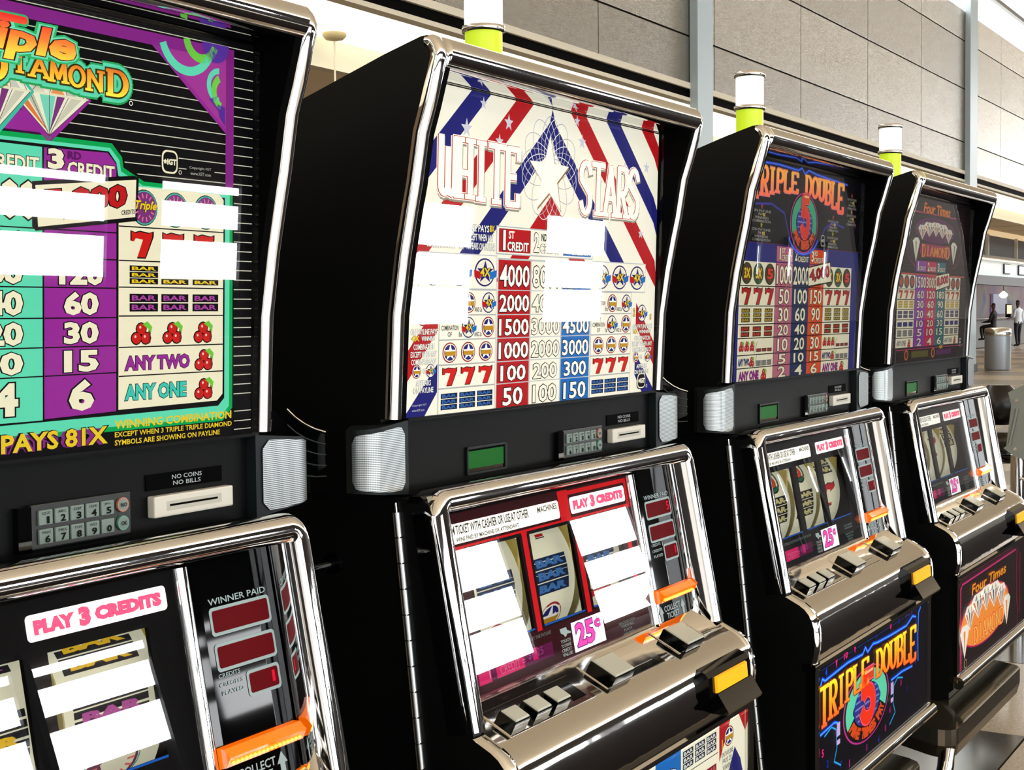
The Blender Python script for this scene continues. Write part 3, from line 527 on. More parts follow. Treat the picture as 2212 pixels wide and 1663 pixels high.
def art_four_times():
    a = Art(.42); a.rect(-.2285, .2285, -.0855, .193, (24, 16, 18), 0)
    for i in range(40): a.rect(-.2285, .2285, -.08+i*.0068, -.0795+i*.0068, (70, 40, 40), 1)
    MG = (150, 35, 90)
    neon(a, [(-.21, .165), (.13, .165)], MG, (210, 90, 120), 2, .0012); neon(a, [(-.2, .062), (.2, .062)], (190, 50, 50), (230, 110, 90), 3, .001)
    for s in (-1, 1): neon(a, [(s*.165, .165), (s*.175, .150), (s*.18, .12), (s*.15, .085), (s*.12, .075)], (110, 20, 70), (150, 40, 90), 2, .0012)
    a.text('Four Times', -.085, .085, .163, .1835, (70, 20, 10), 4, bold=.10, shear=.3); a.text('Four Times', -.083, .083, .1645, .182, (240, 130, 35), 6, bold=.03, shear=.3)
    a.disc(0, .1380, .125, .022, (90, 25, 80), 2); gems(a, 0, .1340, .23, .034, 4)
    for s in (-1, 1):
        a.poly([(s*.125, .122), (s*.14, .116), (s*.118, .082), (s*.098, .116), (s*.108, .122)], (235, 232, 210), 8); a.poly([(s*.125, .116), (s*.118, .116), (s*.118, .085)], (120, 110, 110), 9)
    a.poly([(-.09, .114), (.09, .114), (.098, .100), (.085, .092), (-.085, .092), (-.098, .100)], MG, 8)
    a.slab('DIAMOND', -.088, .088, .093, .1125, (235, 150, 45), 10, .24, .1, (150, 30, 30), .0009, .12, True, lambda u: .0935-.004*abs(2*u-1)**3, lambda u: .1105+.003*abs(2*u-1)**3)
    cols = [(-.113, -.050, (140, 60, 165), '1'), (-.050, .013, (200, 30, 80), '2'), (.013, .073, (35, 110, 120), '3')]
    zr = [.0607, .0366, .0198, .0037, -.0132, -.0277, -.0431, -.0593]
    vals = (('1500', '3000', '4500'), ('60', '120', '180'), ('30', '60', '90'), ('20', '40', '60'), ('10', '20', '30'), ('5', '10', '15'), ('2', '4', '6'))
    for k, (x0, x1, c, n) in enumerate(cols):
        a.rect(x0+.001, x1-.001, .0665, .0845, c, 4); a.text(n, x0+.006, x0+.016, .0680, .0830, CR, 5, bold=.03, out=BK); a.text('CREDIT', x0+.018, x1-.006, .0685, .0755, CR, 5, bold=.01, out=BK)
        a.rect(x0, x1, zr[-1], zr[0], c, 4)
        for i, v in enumerate(vals): cellnum(a, v[k], x0, x1, zr[i+1], zr[i], CR, wf=.78, hf=.78, bold=.01, lay=6)
    a.poly([(.008, .0345), (.096, .0440), (.094, .0690), (.006, .0620)], BK, 9); a.poly([(.010, .0365), (.0935, .0455), (.0915, .0670), (.008, .0605)], CR, 10)
    a.text('8,000', 0, 1, 0, 1, (190, 30, 50), 11, bold=.03, out=BK, quad=[(.014, .0400), (.089, .0480), (.087, .0640), (.0125, .0585)])
    for s, X0, X1 in ((-1, -.2120, -.115), (1, .075, .1740)):
        W = X1-X0
        for i in range(7): a.rect(X0, X1, zr[i+1]+.0006, zr[i]-.0006, CR, 4)
        for i in range(3):
            x = X0+W*(i*.32+.18); a.disc(x, .0487, .0145, .0108, (70, 65, 80), 5); a.disc(x, .0487, .009, .007, (170, 80, 40), 6); seven(a, x, .0282, .020, .0125, (190, 60, 40), 5)
            bars(a, x-.012, x+.012, .0060, .0178, 3, (200, 170, 60), (190, 165, 70), 5); bars(a, x-.012, x+.012, -.0108, .0016, 2, (90, 80, 120), (70, 70, 100), 5); bars(a, x-.012, x+.012, -.0250, -.0165, 1, (60, 60, 130), (50, 50, 110), 5); bars(a, x-.012, x+.012, -.0405, -.0300, 3, (150, 150, 150), (70, 70, 80), 5)
        a.text('ANY ONE', X0+.004, X0+.055, -.0560, -.0470, (90, 90, 110), 5, bold=.03); cherry(a, X0+.075, -.0512, .015, 5)
    for x, c in ((-.15, (200, 110, 50)), (.01, (200, 130, 60))): a.disc(x, -.0715, .012, .0085, c, 3); a.disc(x, -.0715, .008, .006, (90, 40, 30), 4)
    a.rect(-.12, -.02, -.077, -.066, (90, 85, 25), 2); a.rect(.03, .13, -.076, -.067, (90, 30, 90), 2); a.text('4X', .045, .07, -.0655, -.059, YE, 6, bold=.03)
    oval(a, .182, .194, -.064, -.050, 5); neon(a, [(-.21, -.0625), (.21, -.0625)], MG, (200, 80, 120), 5, .0008)
    return a
# belly artwork, z between -.572 and -.419
def belly_double():
    a = Art(1.15); a.rect(-.2285, .2285, -.572, -.419, (5, 5, 14), 0)
    OG = grad_mat('orange_letters_belly', -.497+.61, -.440+.61, [(235, 80, 30), (245, 150, 25), (250, 215, 45)], 1.15)
    B1, B2 = (15, 70, 235), (90, 190, 255)
    neon(a, [(-.222, -.443), (-.214, -.434), (-.205, -.438), (-.12, -.434), (-.062, -.436), (-.052, -.429), (-.042, -.437), (-.02, -.431), (0, -.433), (.06, -.435), (.13, -.436), (.16, -.428), (.176, -.432)], B1, B2, 3, .0022)
    neon(a, [(.2, -.4225), (.19, -.428), (.186, -.46), (.188, -.497)], B1, B2, 3, .0022); neon(a, [(.178, -.432), (.18, -.46), (.176, -.5)], (10, 30, 110), (15, 60, 190), 3, .0016)
    a.slab('TRIPLE DOUBLE', -.2275, .170, -.495, -.441, OG, 14, .34, .10, (120, 20, 20), .0014, .03, True, lambda u: -.478-.017*(2*u-1)**2, lambda u: -.4415+.001*u)
    dial5(a, -.046, -.5030, .094, .0480, 5, 1)
    for s in (-1, 1):
        neon(a, [(-.046+s*.16, -.505), (-.046+s*.135, -.500), (-.046+s*.118, -.507), (-.046+s*.115, -.53), (-.046+s*.125, -.545), (-.046+s*.10, -.556)], (10, 80, 150), (60, 200, 230), 2, .0016)
        for z, r in ((-.514, .003), (-.506, .0055), (-.5245, .003)): a.rect(-.046+s*.110-.006, -.046+s*.110+.006, z-r, z+r, (200, 175, 225), 4)
    neon(a, [(-.222, -.500), (-.17, -.497), (-.15, -.503)], B1, B2, 2, .002); neon(a, [(.06, -.497), (.11, -.496), (.16, -.499)], B1, B2, 2, .002)
    for x, z, t, c in ((-.205, -.433, '4', B1), (-.137, -.4275, '10', (250, 30, 120)), (-.168, -.4305, 'v', (250, 30, 120)), (-.098, -.4275, 'v', (250, 30, 120)), (.052, -.4265, '0', (230, 20, 110)), (.125, -.4245, '7', (150, 15, 90)), (.15, -.424, '9', (150, 15, 90)), (-.217, -.528, '5', (240, 25, 130)), (-.19, -.566, '9', (220, 20, 120)), (-.12, -.567, '1', (180, 20, 120)), (-.05, -.565, '8', (120, 15, 110)), (.03, -.56, '8', (150, 15, 110)), (.05, -.54, '6', (160, 15, 110)), (.1, -.515, '0', (150, 15, 100)), (-.2, -.545, '2', (10, 40, 150)), (-.15, -.56, '7', (10, 40, 150)), (.0, -.568, '4', (10, 40, 150)), (.13, -.53, '3', (8, 25, 110)), (-.01, -.4275, '6', (8, 25, 110)), (.09, -.427, '8', (8, 25, 110))):
        a.text(t, x, x+.007*len(t), z, z+.0095, c, 5, bold=.03)
    return a
def belly_four():
    a = Art(1.25); a.rect(-.2285, .2285, -.572, -.419, (30, 20, 22), 0)
    for i in range(22): a.rect(-.2285, .17, -.571+i*.0069, -.5704+i*.0069, (80, 45, 50), 1)
    MG, M2 = (150, 25, 85), (235, 70, 130)
    for s in (-1,): neon(a, [(s*.215, -.555), (s*.215, -.44), (s*.205, -.432), (.17, -.430)], MG, M2, 2, .0018)
    a.poly([(-.2285, -.435), (-.212, -.435), (-.212, -.463), (-.222, -.47), (-.2285, -.455)], (170, 25, 70), 2); a.rect(-.2285, -.207, -.568, -.535, (150, 25, 70), 2)
    neon(a, [(.18, -.43), (.18, -.52), (.19, -.545), (.185, -.57)], (120, 15, 50), (200, 30, 70), 2, .0016); neon(a, [(.205, -.44), (.205, -.55)], (120, 15, 50), (190, 25, 65), 2, .0016)
    a.text('Four Times', -.150, .092, -.461, -.4400, (90, 20, 20), 3, bold=.08, shear=.3); a.text('Four Times', -.148, .090, -.4590, -.4420, (250, 160, 30), 5, bold=.02, shear=.3)
    a.disc(-.05, -.505, .17, .047, (190, 30, 90), 3, 40); a.disc(-.05, -.505, .163, .0445, (255, 150, 60), 4, 40)
    hot = Art(2.4); gems(a, -.05, -.490, .30, .058, 6, (255, 250, 235))
    a.slab('DIAMOND', -.14, .075, -.543, -.513, (255, 190, 90), 10, .22, .1, (200, 40, 30), .0012, .1)
    for s in (-1, 1): x = -.05+s*.145; a.poly([(x-.028, -.508), (x-.015, -.499), (x+.015, -.499), (x+.028, -.508), (x, -.552)], (255, 250, 230), 12); a.poly([(x-.008, -.508), (x+.004, -.508), (x, -.548)], (240, 140, 60), 13)
    a.disc(-.185, -.562, .009, .0075, (200, 190, 120), 5); a.disc(-.185, -.562, .007, .006, (30, 20, 20), 6)
    return a
def belly_stars():
    a = Art(.85); CRW = (246, 242, 215); a.rect(-.2285, .2285, -.572, -.419, CRW, 0)
    for x0, x1, c in ((-.086, -.03, RD), (-.03, .012, CRW), (.012, .068, BL)): a.rect(x0, x1, -.572, -.419, c, 1)
    for i, v in enumerate(('30', '20', '10', '5', '2')):
        z = -.443-.027*i
        for x0, x1, k in ((-.086, -.03, 1), (-.03, .012, 2), (.012, .068, 3)): cellnum(a, str(int(v)*k), x0, x1, z-.010, z+.012, WH, wf=.62, hf=.8, bold=.03, lay=3)
    a.text('40', .022, .058, -.449, -.434, WH, 5, bold=.03, out=BK)
    for X0 in (.068, -.175):
        for i in range(5): a.rect(X0, X0+.088, -.4470-.0265*i, -.4462-.0265*i, (30, 30, 40), 3)
        for i in range(3):
            x = X0+.016+i*.028; bars(a, x-.012, x+.012, -.4425, -.4235, 3, (225, 225, 215), (25, 30, 60), 3)
            bars(a, x-.012, x+.012, -.4650, -.4560, 1, (200, 90, 90), (120, 20, 40), 3); cherry(a, x, -.486, .016, 3); bars(a, x-.012, x+.012, -.523, -.503, 2, (225, 225, 215), (25, 30, 60), 3); cherry(a, x, -.538, .016, 3)
    for s, x0 in ((1, .160), (-1, -.2285)):
        a.poly([(x0, -.419), (x0+.03, -.419), (x0, -.458)], RD, 2); a.poly([(x0+.008, -.4965), (x0+.040, -.452), (x0+.055, -.468), (x0+.068, -.50), (x0+.068, -.53), (x0+.04, -.49), (x0+.01, -.53)], NB, 2)
        a.poly([(x0+.05, -.419), (x0+.068, -.419), (x0+.068, -.442)], RD, 2); starlogo(a, x0+.024, -.4365, .0125, .0105, 0, 4); a.text('1', x0+.003, x0+.007, -.446, -.436, YE, 6, bold=.04, out=BK)
        smallblock(a, [('ON PAYLINE', 1), ('PAYS 2X', .8), ('WINNING', .8), ('COMBINATION', 1), ('EXCEPT', .6)], x0+.004, x0+.034, -.450, .007, (70, 70, 80), 5)
    return a

# reel panel artwork on the sloping plane
def panel_art(col, frame, first=False, em=.55, paid='', played='1'):
    a = Art(em); z0, z1 = -.3205, -.1660
    wins = [(-.172, -.087), (-.070, .006), (.024, .105)]; wt, wb = -.1985, -.2795
    a.rect(-.224, .1325, wt, z1, col, 0); a.rect(-.224, .1325, z0, wb, col, 0)
    for x0, x1 in ((-.224, wins[0][0]), (wins[0][1], wins[1][0]), (wins[1][1], wins[2][0]), (wins[2][1], .1325)): a.rect(x0, x1, wb, wt, col, 0)
    if frame:
        a.rect(-.224, .131, -.1975, -.1935, frame, 1); a.rect(-.009, .010, -.1935, -.1668, frame, 1); a.rect(.010, .131, -.172, -.1680, frame, 1); a.rect(.126, .131, -.1935, -.168, frame, 1)
        for x in (-.0785, .015, .118): a.rect(x-.0042, x+.0042, wb-.004, -.1935, frame, 1)
        for x0, x1 in wins:
            for q in ((x0-.0035, x0, wb, wt), (x1, x1+.0035, wb, wt), (x0-.0035, x1+.0035, wt, wt+.003), (x0-.0035, x1+.0035, wb-.003, wb)): a.rect(*q, BK, 2)
    for x0, x1 in wins: a.rect(x0, x1, wb-.0015, wb, (20, 90, 190), 3)
    a.text('ALL WINNING SYMBOLS MUST BE BISECTED BY THE PAYLINE', -.188, -.062, -.2890, -.2860, (120, 135, 130), 3)
    for i, t in enumerate(('TOUCH', 'TO CHANGE', 'CREDIT', 'VALUE')): a.text(t, -.048, -.030, -.3015-.0040*i, -.2985-.0040*i, (170, 185, 180), 3, bold=.02)
    a.poly([(-.046, -.2885), (-.034, -.2885), (-.033, -.2915), (-.027, -.2935), (-.027, -.2950), (-.034, -.2945), (-.036, -.2965), (-.039, -.2965), (-.040, -.2945), (-.045, -.2925)], (180, 200, 195), 3)
    for i, (t, f) in enumerate((('ONLY HIGHEST', 1), ('WINNER PAID', .95), ('', 1), ('MALFUNCTION', 1), ('VOIDS ALL', .8), ('PLAYS', .5), ('AND PAYS', .7))):
        if t: a.text(t, .083-.017*f, .083+.017*f, -.2945-.0038*i, -.2920-.0038*i, (120, 140, 135), 3, bold=.01)
    return a, wins, wt, wb
# ------------------------------------------------------------------ one slot machine (x from its middle, y depth, z rel; root stands at its base)
BZ = -.61
def glass_y(z): return .6837-(z+.0855)*.03446
def warp_glass(x, z, o): return (x, glass_y(z)-o, z)
PS = (.6706-.637)/(.3324-.1552)
def pan_y(z): return .6706+(z+.1552)*PS
PN = (0, -1/math.hypot(1, PS), PS/math.hypot(1, PS))      # towards the player
def warp_panel(x, z, o): return (x, pan_y(z)+PN[1]*o, z+PN[2]*o)
def warp_belly(x, z, o): return (x, .5765-o, z)
FRONT = [(.6790, -.0830), (.6745, .0000), (.6672, .0472), (.6600, .0820), (.6548, .1043), (.6478, .1440), (.6409, .1644), (.6303, .1996)]
DOOR = [(.6545, -.1450), (.6480, -.1490), (.6440, -.1590), (.6365, -.1900), (.6262, -.2373), (.6162, -.2843), (.6070, -.3324)]
DECK = [(.6450, -.3138), (.6070, -.3324), (.5900, -.3407), (.5835, -.3452), (.5780, -.3515), (.5742, -.3590), (.5721, -.3670), (.5712, -.3753), (.5710, -.3850), (.5717, -.3950), (.5733, -.4030), (.5755, -.4105)]

def upper_side(m, y_off=0):
    return [(.6790, -.0830)]+FRONT[1:]+[(.6300, .2068), (.6325, .2130), (.6360, .2178), (.6400, .2198), (.6455, .2196), (.6790, .2090), (.7637, .1811), (1.00, .100), (1.00, -.146), (.690, -.146), (.690, -.083)]
def half_round(path, x0, x1, r_in, m, mb, n=8):       # chrome edge moulding along a (y,z) path, bulging forward
    rings = []; xc = (x0+x1)/2; hw = (x1-x0)/2
    for i, (y, z) in enumerate(path):
        a = path[max(i-1, 0)]; b = path[min(i+1, len(path)-1)]; t = Vector((b[0]-a[0], b[1]-a[1])).normalized(); nn = Vector((-t.y, t.x))
        if nn.x > 0 and i < len(path)//2: nn = -nn
        rg = []
        for k in range(n+1):
            u = math.pi*k/n; s = math.sin(u)*r_in
            rg.append((xc-hw*math.cos(u), y+nn.x*(s-r_in), z+nn.y*(s-r_in)))
        rg += [(x1, y-nn.x*(r_in+.004), z-nn.y*(r_in+.004)), (x0, y-nn.x*(r_in+.004), z-nn.y*(r_in+.004))]
        rings.append(rg)
    mb.loft(rings, m, True, caps=True)

SHARED = {}
def share(key, fn):            # builds a part once, later machines copy it
    return fn
def put(key, parent, fn):
    if key in SHARED:
        o = SHARED[key].copy(); C.objects.link(o); o.parent = parent
        for ch in SHARED[key].children:
            c = ch.copy(); C.objects.link(c); c.parent = o
        return o
    o = fn(parent); SHARED[key] = o; return o
def simple(name, key, parent, fill, label=None):
    def fn(p):
        b = MB(); fill(b); o = b.build(name, p, BZ)
        if label: o['label'] = label
        return o
    return put(key, parent, fn)

def reel_warp(x0):
    zc = -.239; yc = pan_y(zc); r = .078; g = .016; cy = yc-PN[1]*(g+r); cz = zc-PN[2]*(g+r); a0 = math.atan2(PN[2], PN[1])
    def w(x, s, o):            # s = distance along the strip, 0 at the pay line, up positive
        a = a0-s/r; return (x0+x, cy+(r+o)*math.cos(a), cz+(r+o)*math.sin(a))
    return w, (cy, cz, r)

def machine(idx, loc, label, group, top, belly, reels, pcol, frame, paid, played, pink, vis_left=True):
    T = empty('slot_machine', (loc[0], loc[1], H+BZ), label, 'slot machine', group)
    # --- upper cabinet
    for s, k in ((-1, 'usl'), (1, 'usr')):
        x0, x1 = sorted((s*.2358, s*.2488)); simple('side_panel', k, T, lambda b: b.prism([(y+.0035 if y < .9 else y, z if z < .21 else z-.001) for y, z in upper_side(0)], x0, x1, black))
        simple('edge_moulding', k+'m', T, lambda b: half_round(FRONT+[(.6300, .2068), (.6325, .2130), (.6360, .2178), (.6400, .2200), (.6455, .2200)], *sorted((s*.2358, s*.2502)), .0052, chrome, b), 'polished chrome edge moulding')
    def ub(b):
        b.box(-.2358, .2358, .70, 1.00, -.146, .100, black); b.prism([(.650, .2165), (.679, .2070), (.7637, .1790), (1.00, .0985), (1.00, .090), (.70, .199), (.655, .2025)], -.2358, .2358, black)
        for s in (-1, 1): b.prism([(y+.0035, z) for y, z in FRONT]+[(.700, .198), (.700, -.083)], *sorted((s*.2290, s*.2358)), dark)
    simple('cabinet', 'ub', T, ub)
    simple('hood_panel', 'hood', T, lambda b: b.prism([(.6735, .1945), (.6470, .1985), (.6470, .2010), (.6735, .1985)], -.2350, .2350, mirror), 'mirror-black panel under the hood')
    def bar(b):
        n = 28; rings = [[(x, .6405+.0127*math.cos(2*math.pi*i/n), .2068+.0127*math.sin(2*math.pi*i/n)) for i in range(n)] for x in (-.2357, .2357)]
        b.loft(rings, chrome, True, caps=True)
    simple('hood_bar', 'bar', T, bar, 'chrome bar across the top')
    # award glass: printed sheet with a clear pane before it
    def ag(p):
        b = MB(); b.prism([(glass_y(-.0855)+.0005, -.0855), (glass_y(.1935)+.0005, .1935), (glass_y(.1935)+.004, .1935), (glass_y(-.0855)+.004, -.0855)], -.2286, .2286, dark); return b.build('award_glass', p, BZ)
    o = ag(T); top.build('printed_picture', warp_glass, o, BZ)
    b = MB(); b.prism([(glass_y(-.085)-.0065, -.085), (glass_y(.193)-.0065, .193), (glass_y(.193)-.0035, .193), (glass_y(-.085)-.0035, -.085)], -.2284, .2284, pane_m); b.build('clear_pane', o, BZ)
    # --- control strip with card reader
    simple('control_strip', 'strip', T, lambda b: b.prism([(.6885, -.0858), (.6885, -.1440), (.6650, -.1475), (.6650, -.1500), (.72, -.1500), (.72, -.0830), (.6800, -.0830), (.6800, -.0850)], -.2290, .2290, panelm), 'dark grey strip with card reader')
    def reader(p):
        b = MB(); x0, x1, z0, z1 = .1316, .2074, -.1330, -.1185
        b.bbox(x0, x1, .6815, .6885, z0, z1, white_pl, .0012); o = b.build('card_reader', p, BZ); o['label'] = 'cream plastic card reader with a slot'
        b = MB(); b.box(x0+.014, x1-.016, .6812, .6816, -.1262, -.1248, dark); b.prism([(.68145, -.1290), (.68145, -.1226), (.6814, -.1226), (.6814, -.1290)], x0+.011, x1-.012, mat('reader_recess', (205, 203, 190), .4)); b.build('card_slot', o, BZ); return o
    put('reader', T, reader)
    def lab(p):
        b = MB(); b.box(.1300, .2025, .6875, .6885, -.1150, -.1040, blackg); o = b.build('notice_plate', p, BZ); o['label'] = 'small black plate reading NO COINS NO BILLS'
        a = Art(.25); a.text('NO COINS', .1535, .1820, -.1090, -.1060, (205, 215, 215), 1, bold=.01); a.text('NO BILLS', .1545, .1808, -.1132, -.1102, (205, 215, 215), 1, bold=.01)
        a.build('lettering', lambda x, z, o_: (x, .6873-o_, z), o, BZ); return o
    put('lab', T, lab)
    def keypad(p):
        b = MB(); b.bbox(.0325, .1130, .6840, .6885, -.1405, -.1125, mat('keypad_frame', (30, 36, 36), .35), .001); b.box(.0225, .0325, .6835, .6885, -.1415, -.1135, blackg); o = b.build('keypad', p, BZ)
        sub = ['QZ', 'ABC', 'DEF', 'GHI', 'JKL', 'MNO', 'PRS', 'TUV', 'WXY', '']
        kme = None
        for i in range(10):
            x = .0425+(i % 5)*.01235; z = -.1208 if i < 5 else -.1325
            if kme is None:
                b = MB(); b.bbox(-.0053, .0053, -.0012, .0008, -.0046, .0046, key_m, .0006); k = b.build('key', o); kme = k.data
            else: k = bpy.data.objects.new('key', kme); C.objects.link(k); k.parent = o
            k.location = (x, .6835, z-BZ)
        for z, c, t in ((-.1203, (190, 130, 110), 'NO'), (-.1323, (110, 165, 150), 'OK')):
            b = MB(); b.cyl((.1050, .6850, z), (.1050, .6823, z), .0048, mat('key_'+t, c, .4), n=16); b.cyl((.1050, .6823, z), (.1050, .6822, z), .0038, key_m, n=16); k = b.build('round_key', o, BZ); k['label'] = 'round key marked '+t
        a = Art(.05)
        for i in range(10):
            x = .0425+(i % 5)*.01235; z = -.1208 if i < 5 else -.1325; a.text(str((i+1) % 10), x-.0014, x+.0026, z-.0038, z+.0006, (25, 30, 30), 1, bold=.03)
            if sub[i]: a.text(sub[i], x-.0034, x+.003, z+.0018, z+.0034, (40, 50, 50), 1)
        a.text('NO', .1024, .1076, -.1217, -.1190, (30, 30, 30), 2, bold=.02); a.text('OK', .1024, .1076, -.1337, -.1310, (30, 30, 30), 2, bold=.02)
        a.build('lettering', lambda x, z, o_: (x, .6821-o_, z), o, BZ); return o
    put('keypad', T, keypad)
    def lcd(p):
        b = MB(); f = trimm
        for q in ((-.1335, -.0675, -.1172, -.1150), (-.1335, -.0675, -.1398, -.1380), (-.1335, -.1315, -.1398, -.1150), (-.0705, -.0675, -.1398, -.1150)): b.box(q[0], q[1], .6862, .6884, q[2], q[3], f)
        b.box(-.1335, -.0675, .6876, .6882, -.1398, -.1150, blackg); o = b.build('message_display', p, BZ)
        b = MB(); b.box(-.1301, -.0722, .6872, .6876, -.1345, -.1192, mat('green_screen', (12, 50, 22), .5, em=.13, emcol=(50, 230, 70), spec=.1)); s = b.build('screen', o, BZ); s['label'] = 'green lit screen'
        a = Art(.1)
        for i in range(4): a.text(('PLAYER CARD', 'INSERT CARD', 'TICKETS ONLY', 'THANK YOU')[i], -.127, -.080, -.1232-.0032*i, -.1212-.0032*i, (25, 110, 60), 1)
        a.build('lettering', lambda x, z, o_: (x, .6871-o_, z), s, BZ); return o
    put('lcd', T, lcd)
    # --- speaker corners
    def speaker(s):
        def fn(p):
            r = .018; xo = .280 if s < 0 else .296; yf = .680
            def plan(dx):                                  # outline in plan, dx shrinks it
                pts = [(.2300, yf+dx)]; cx, cy = xo-r, yf+r
                for i in range(9): a = math.radians(-90+i*10*1.0*9/8*1.0); pts.append((cx+(r-dx)*math.cos(a), cy+(r-dx)*math.sin(a)))
                return pts+([(xo-.004, .708), (.252, .722), (.2300, .740)] if s < 0 else [(xo-dx, .720), (.27, .775), (.2300, .775)])
            b = MB(); pl = plan(0); ztop = lambda x, y: -.0845-.006*max(0, (x-.235)/.055)-.004*max(0, (y-.69)/.05)
            zbot = lambda x, y: -.1450+.006*max(0, (x-.235)/.055)
            rings = [[(s*x, y, zbot(x, y)) for x, y in pl], [(s*x, y, ztop(x, y)) for x, y in pl]]
            b.loft(rings, trimm, False, caps=True); o = b.build('speaker', p, BZ)
            # curved metal mesh set in the corner
            path = [(.2362, yf-.0010)]; cx, cy = xo-r, yf+r
            L = [(.2362+i*(xo-r-.2362)/6, yf-.0012) for i in range(7)]+[(cx+(r+.0012)*math.cos(math.radians(-90+i*9.0)), cy+(r+.0012)*math.sin(math.radians(-90+i*9.0))) for i in range(1, 11)]
            d = [0]
            for i in range(1, len(L)): d.append(d[-1]+math.dist(L[i], L[i-1]))
            tot = d[-1]; b = MB(); n = 8; cr = .006
            vs = []
            for i, (x, y) in enumerate(L):
                e = min(d[i], tot-d[i]); k = cr-math.sqrt(max(0, cr*cr-max(0, cr-e)**2)) if e < cr else 0
                tp = -.0892-.007*max(0, (d[i]/tot)-.25)-k; bt = -.1405+.006*max(0, (d[i]/tot)-.35)+k
                for j in range(n+1): vs.append((s*x, y, bt+(tp-bt)*j/n))
            fs = [(i*(n+1)+j, (i+1)*(n+1)+j, (i+1)*(n+1)+j+1, i*(n+1)+j+1) for i in range(len(L)-1) for j in range(n)]
            b.add(vs, fs, grille_m, True)
            for i in range(len(L)):
                for j in range(n+1): b.uv[i*(n+1)+j] = (d[i], vs[i*(n+1)+j][2])
            g = b.build('speaker_mesh', o, BZ); g['label'] = 'silver perforated metal mesh'; return o
        return fn
    put('spl', T, speaker(-1)); put('spr', T, speaker(1))
    # --- lower cabinet
    low = [(.6560, -.1465), (.6500, -.1500), (.6455, -.1600), (.6385, -.1900), (.6282, -.2373), (.6182, -.2843), (.6090, -.3335), (.592, -.3425), (.5800, -.3530), (.5760, -.3670), (.5745, -.3850), (.5760, -.4000), (.5785, -.4120), (.5785, -.590), (.60, -.610), (1.0, -.610), (1.0, -.1465)]
    for s, k in ((-1, 'lsl'), (1, 'lsr')):
        simple('side_panel', k, T, lambda b: b.prism(low, *sorted((s*.2300, s*.2455)), black))
    simple('base', 'base', T, lambda b: b.box(-.2300, .2300, .5900, 1.0, -.610, -.585, black))
    def bezel(b):
        # moulding lofted up the left side, over the top and down the right side of the reel window
        sec = [(-.0045, -.030), (-.0015, -.004), (.0008, -.0012), (.0035, 0), (.0115, -.0004), (.0150, -.0026), (.0172, -.0070), (.0178, -.014), (.0178, -.026)]
        xi = .2285; zi = -.1600; zb = -.3345; r = .004; nodes = [(-xi, zb, -1, 0), (-xi, zi-r, -1, 0)]
        for i in range(1, 7): a = math.radians(180-90*i/6); nodes.append((-xi+r+r*math.cos(a), zi-r+r*math.sin(a), math.cos(a), math.sin(a)))
        for i in range(0, 7): a = math.radians(90-90*i/6); nodes.append((xi-r+r*math.cos(a), zi-r+r*math.sin(a), math.cos(a), math.sin(a)))
        nodes += [(xi, zb, 1, 0)]
        rings = []
        for x, z, nx, nz in nodes:
            y = pan_y(z)
            rings.append([(x+nx*o, y+(nz*o)*PS+PN[1]*(h+.030), z+nz*o*.985+PN[2]*(h+.030)) for o, h in sec])
        b.loft(rings, chrome, True, closed=False)
    simple('reel_bezel', 'bezel', T, bezel, 'polished chrome frame around the reels')
    simple('door_lip', 'lip', T, lambda b: b.prism([(.668, -.1445), (.658, -.1440), (.6545, -.1462), (.660, -.150), (.672, -.150)], -.2455, .2455, blackg))
    # --- reel panel
    a, wins, wt, wb = panel_art(pcol, frame)
    b = MB()
    for x0, x1 in ((-.2245, wins[0][0]), (wins[0][1], wins[1][0]), (wins[1][1], wins[2][0]), (wins[2][1], .1325)): b.add([(x, pan_y(z)+.0004+d, z) for x in (x0, x1) for d in (0, .003) for z in (-.3205, -.163)], [(0, 1, 5, 4), (2, 6, 7, 3), (0, 2, 3, 1), (4, 5, 7, 6)], dark)
    for z0, z1 in ((-.3205, wb), (wt, -.163)): b.add([(x, pan_y(z)+.0004, z) for x in (-.2245, .1325) for z in (z0, z1)], [(0, 1, 3, 2)], dark)
    b.box(-.228, .228, .72, .74, -.34, -.15, dark); b.box(-.228, .228, .66, .74, -.1525, -.150, dark); b.box(-.2285, -.2255, .66, .74, -.34, -.15, dark); b.box(.2255, .2285, .675, .74, -.34, -.15, dark)
    P = b.build('reel_panel', T, BZ); a.build('printed_panel', warp_panel, P, BZ)
    if pink:
        a2 = Art(.30); a2.rect(-.2, -.0620, -.3085, -.2960, (110, 10, 80), 1); a2.rect(-.186, -.167, -.3090, -.2965, (250, 30, 120), 2); a2.rect(-.1585, -.1130, -.3085, -.2955, (250, 30, 120), 2); a2.rect(-.098, -.089, -.3060, -.2955, (250, 30, 120), 2)
        a2.text('1', -.172, -.168, -.3060, -.2985, (255, 160, 200), 3); a2.text('CREDIT =', -.1530, -.1120, -.3065, -.2995, (255, 130, 180), 3); a2.text('$0.25', -.1060, -.080, -.3045, -.2965, (180, 80, 160), 3); a2.build('credit_display', warp_panel, P, BZ)
    a3 = Art(1.25); a3.rrect(-.2105, -.0105, -.1912, -.1745, .003, (255, 253, 240), 3); a3.rrect(.0110, .1240, -.1905, -.1748, .003, (255, 250, 245), 3)
    a3.text('REDEEM TICKET WITH CASHIER OR USE AT OTHER', -.2080, -.066, -.1838, -.1760, (40, 35, 25), 4, bold=.02); a3.text('MACHINES', -.050, -.0145, -.1820, -.1765, (60, 55, 40), 4, bold=.02)
    a3.text('WINS PAID BY MACHINE OR ATTENDANT', -.1860, -.085, -.1898, -.1862, (60, 55, 40), 4, bold=.02)
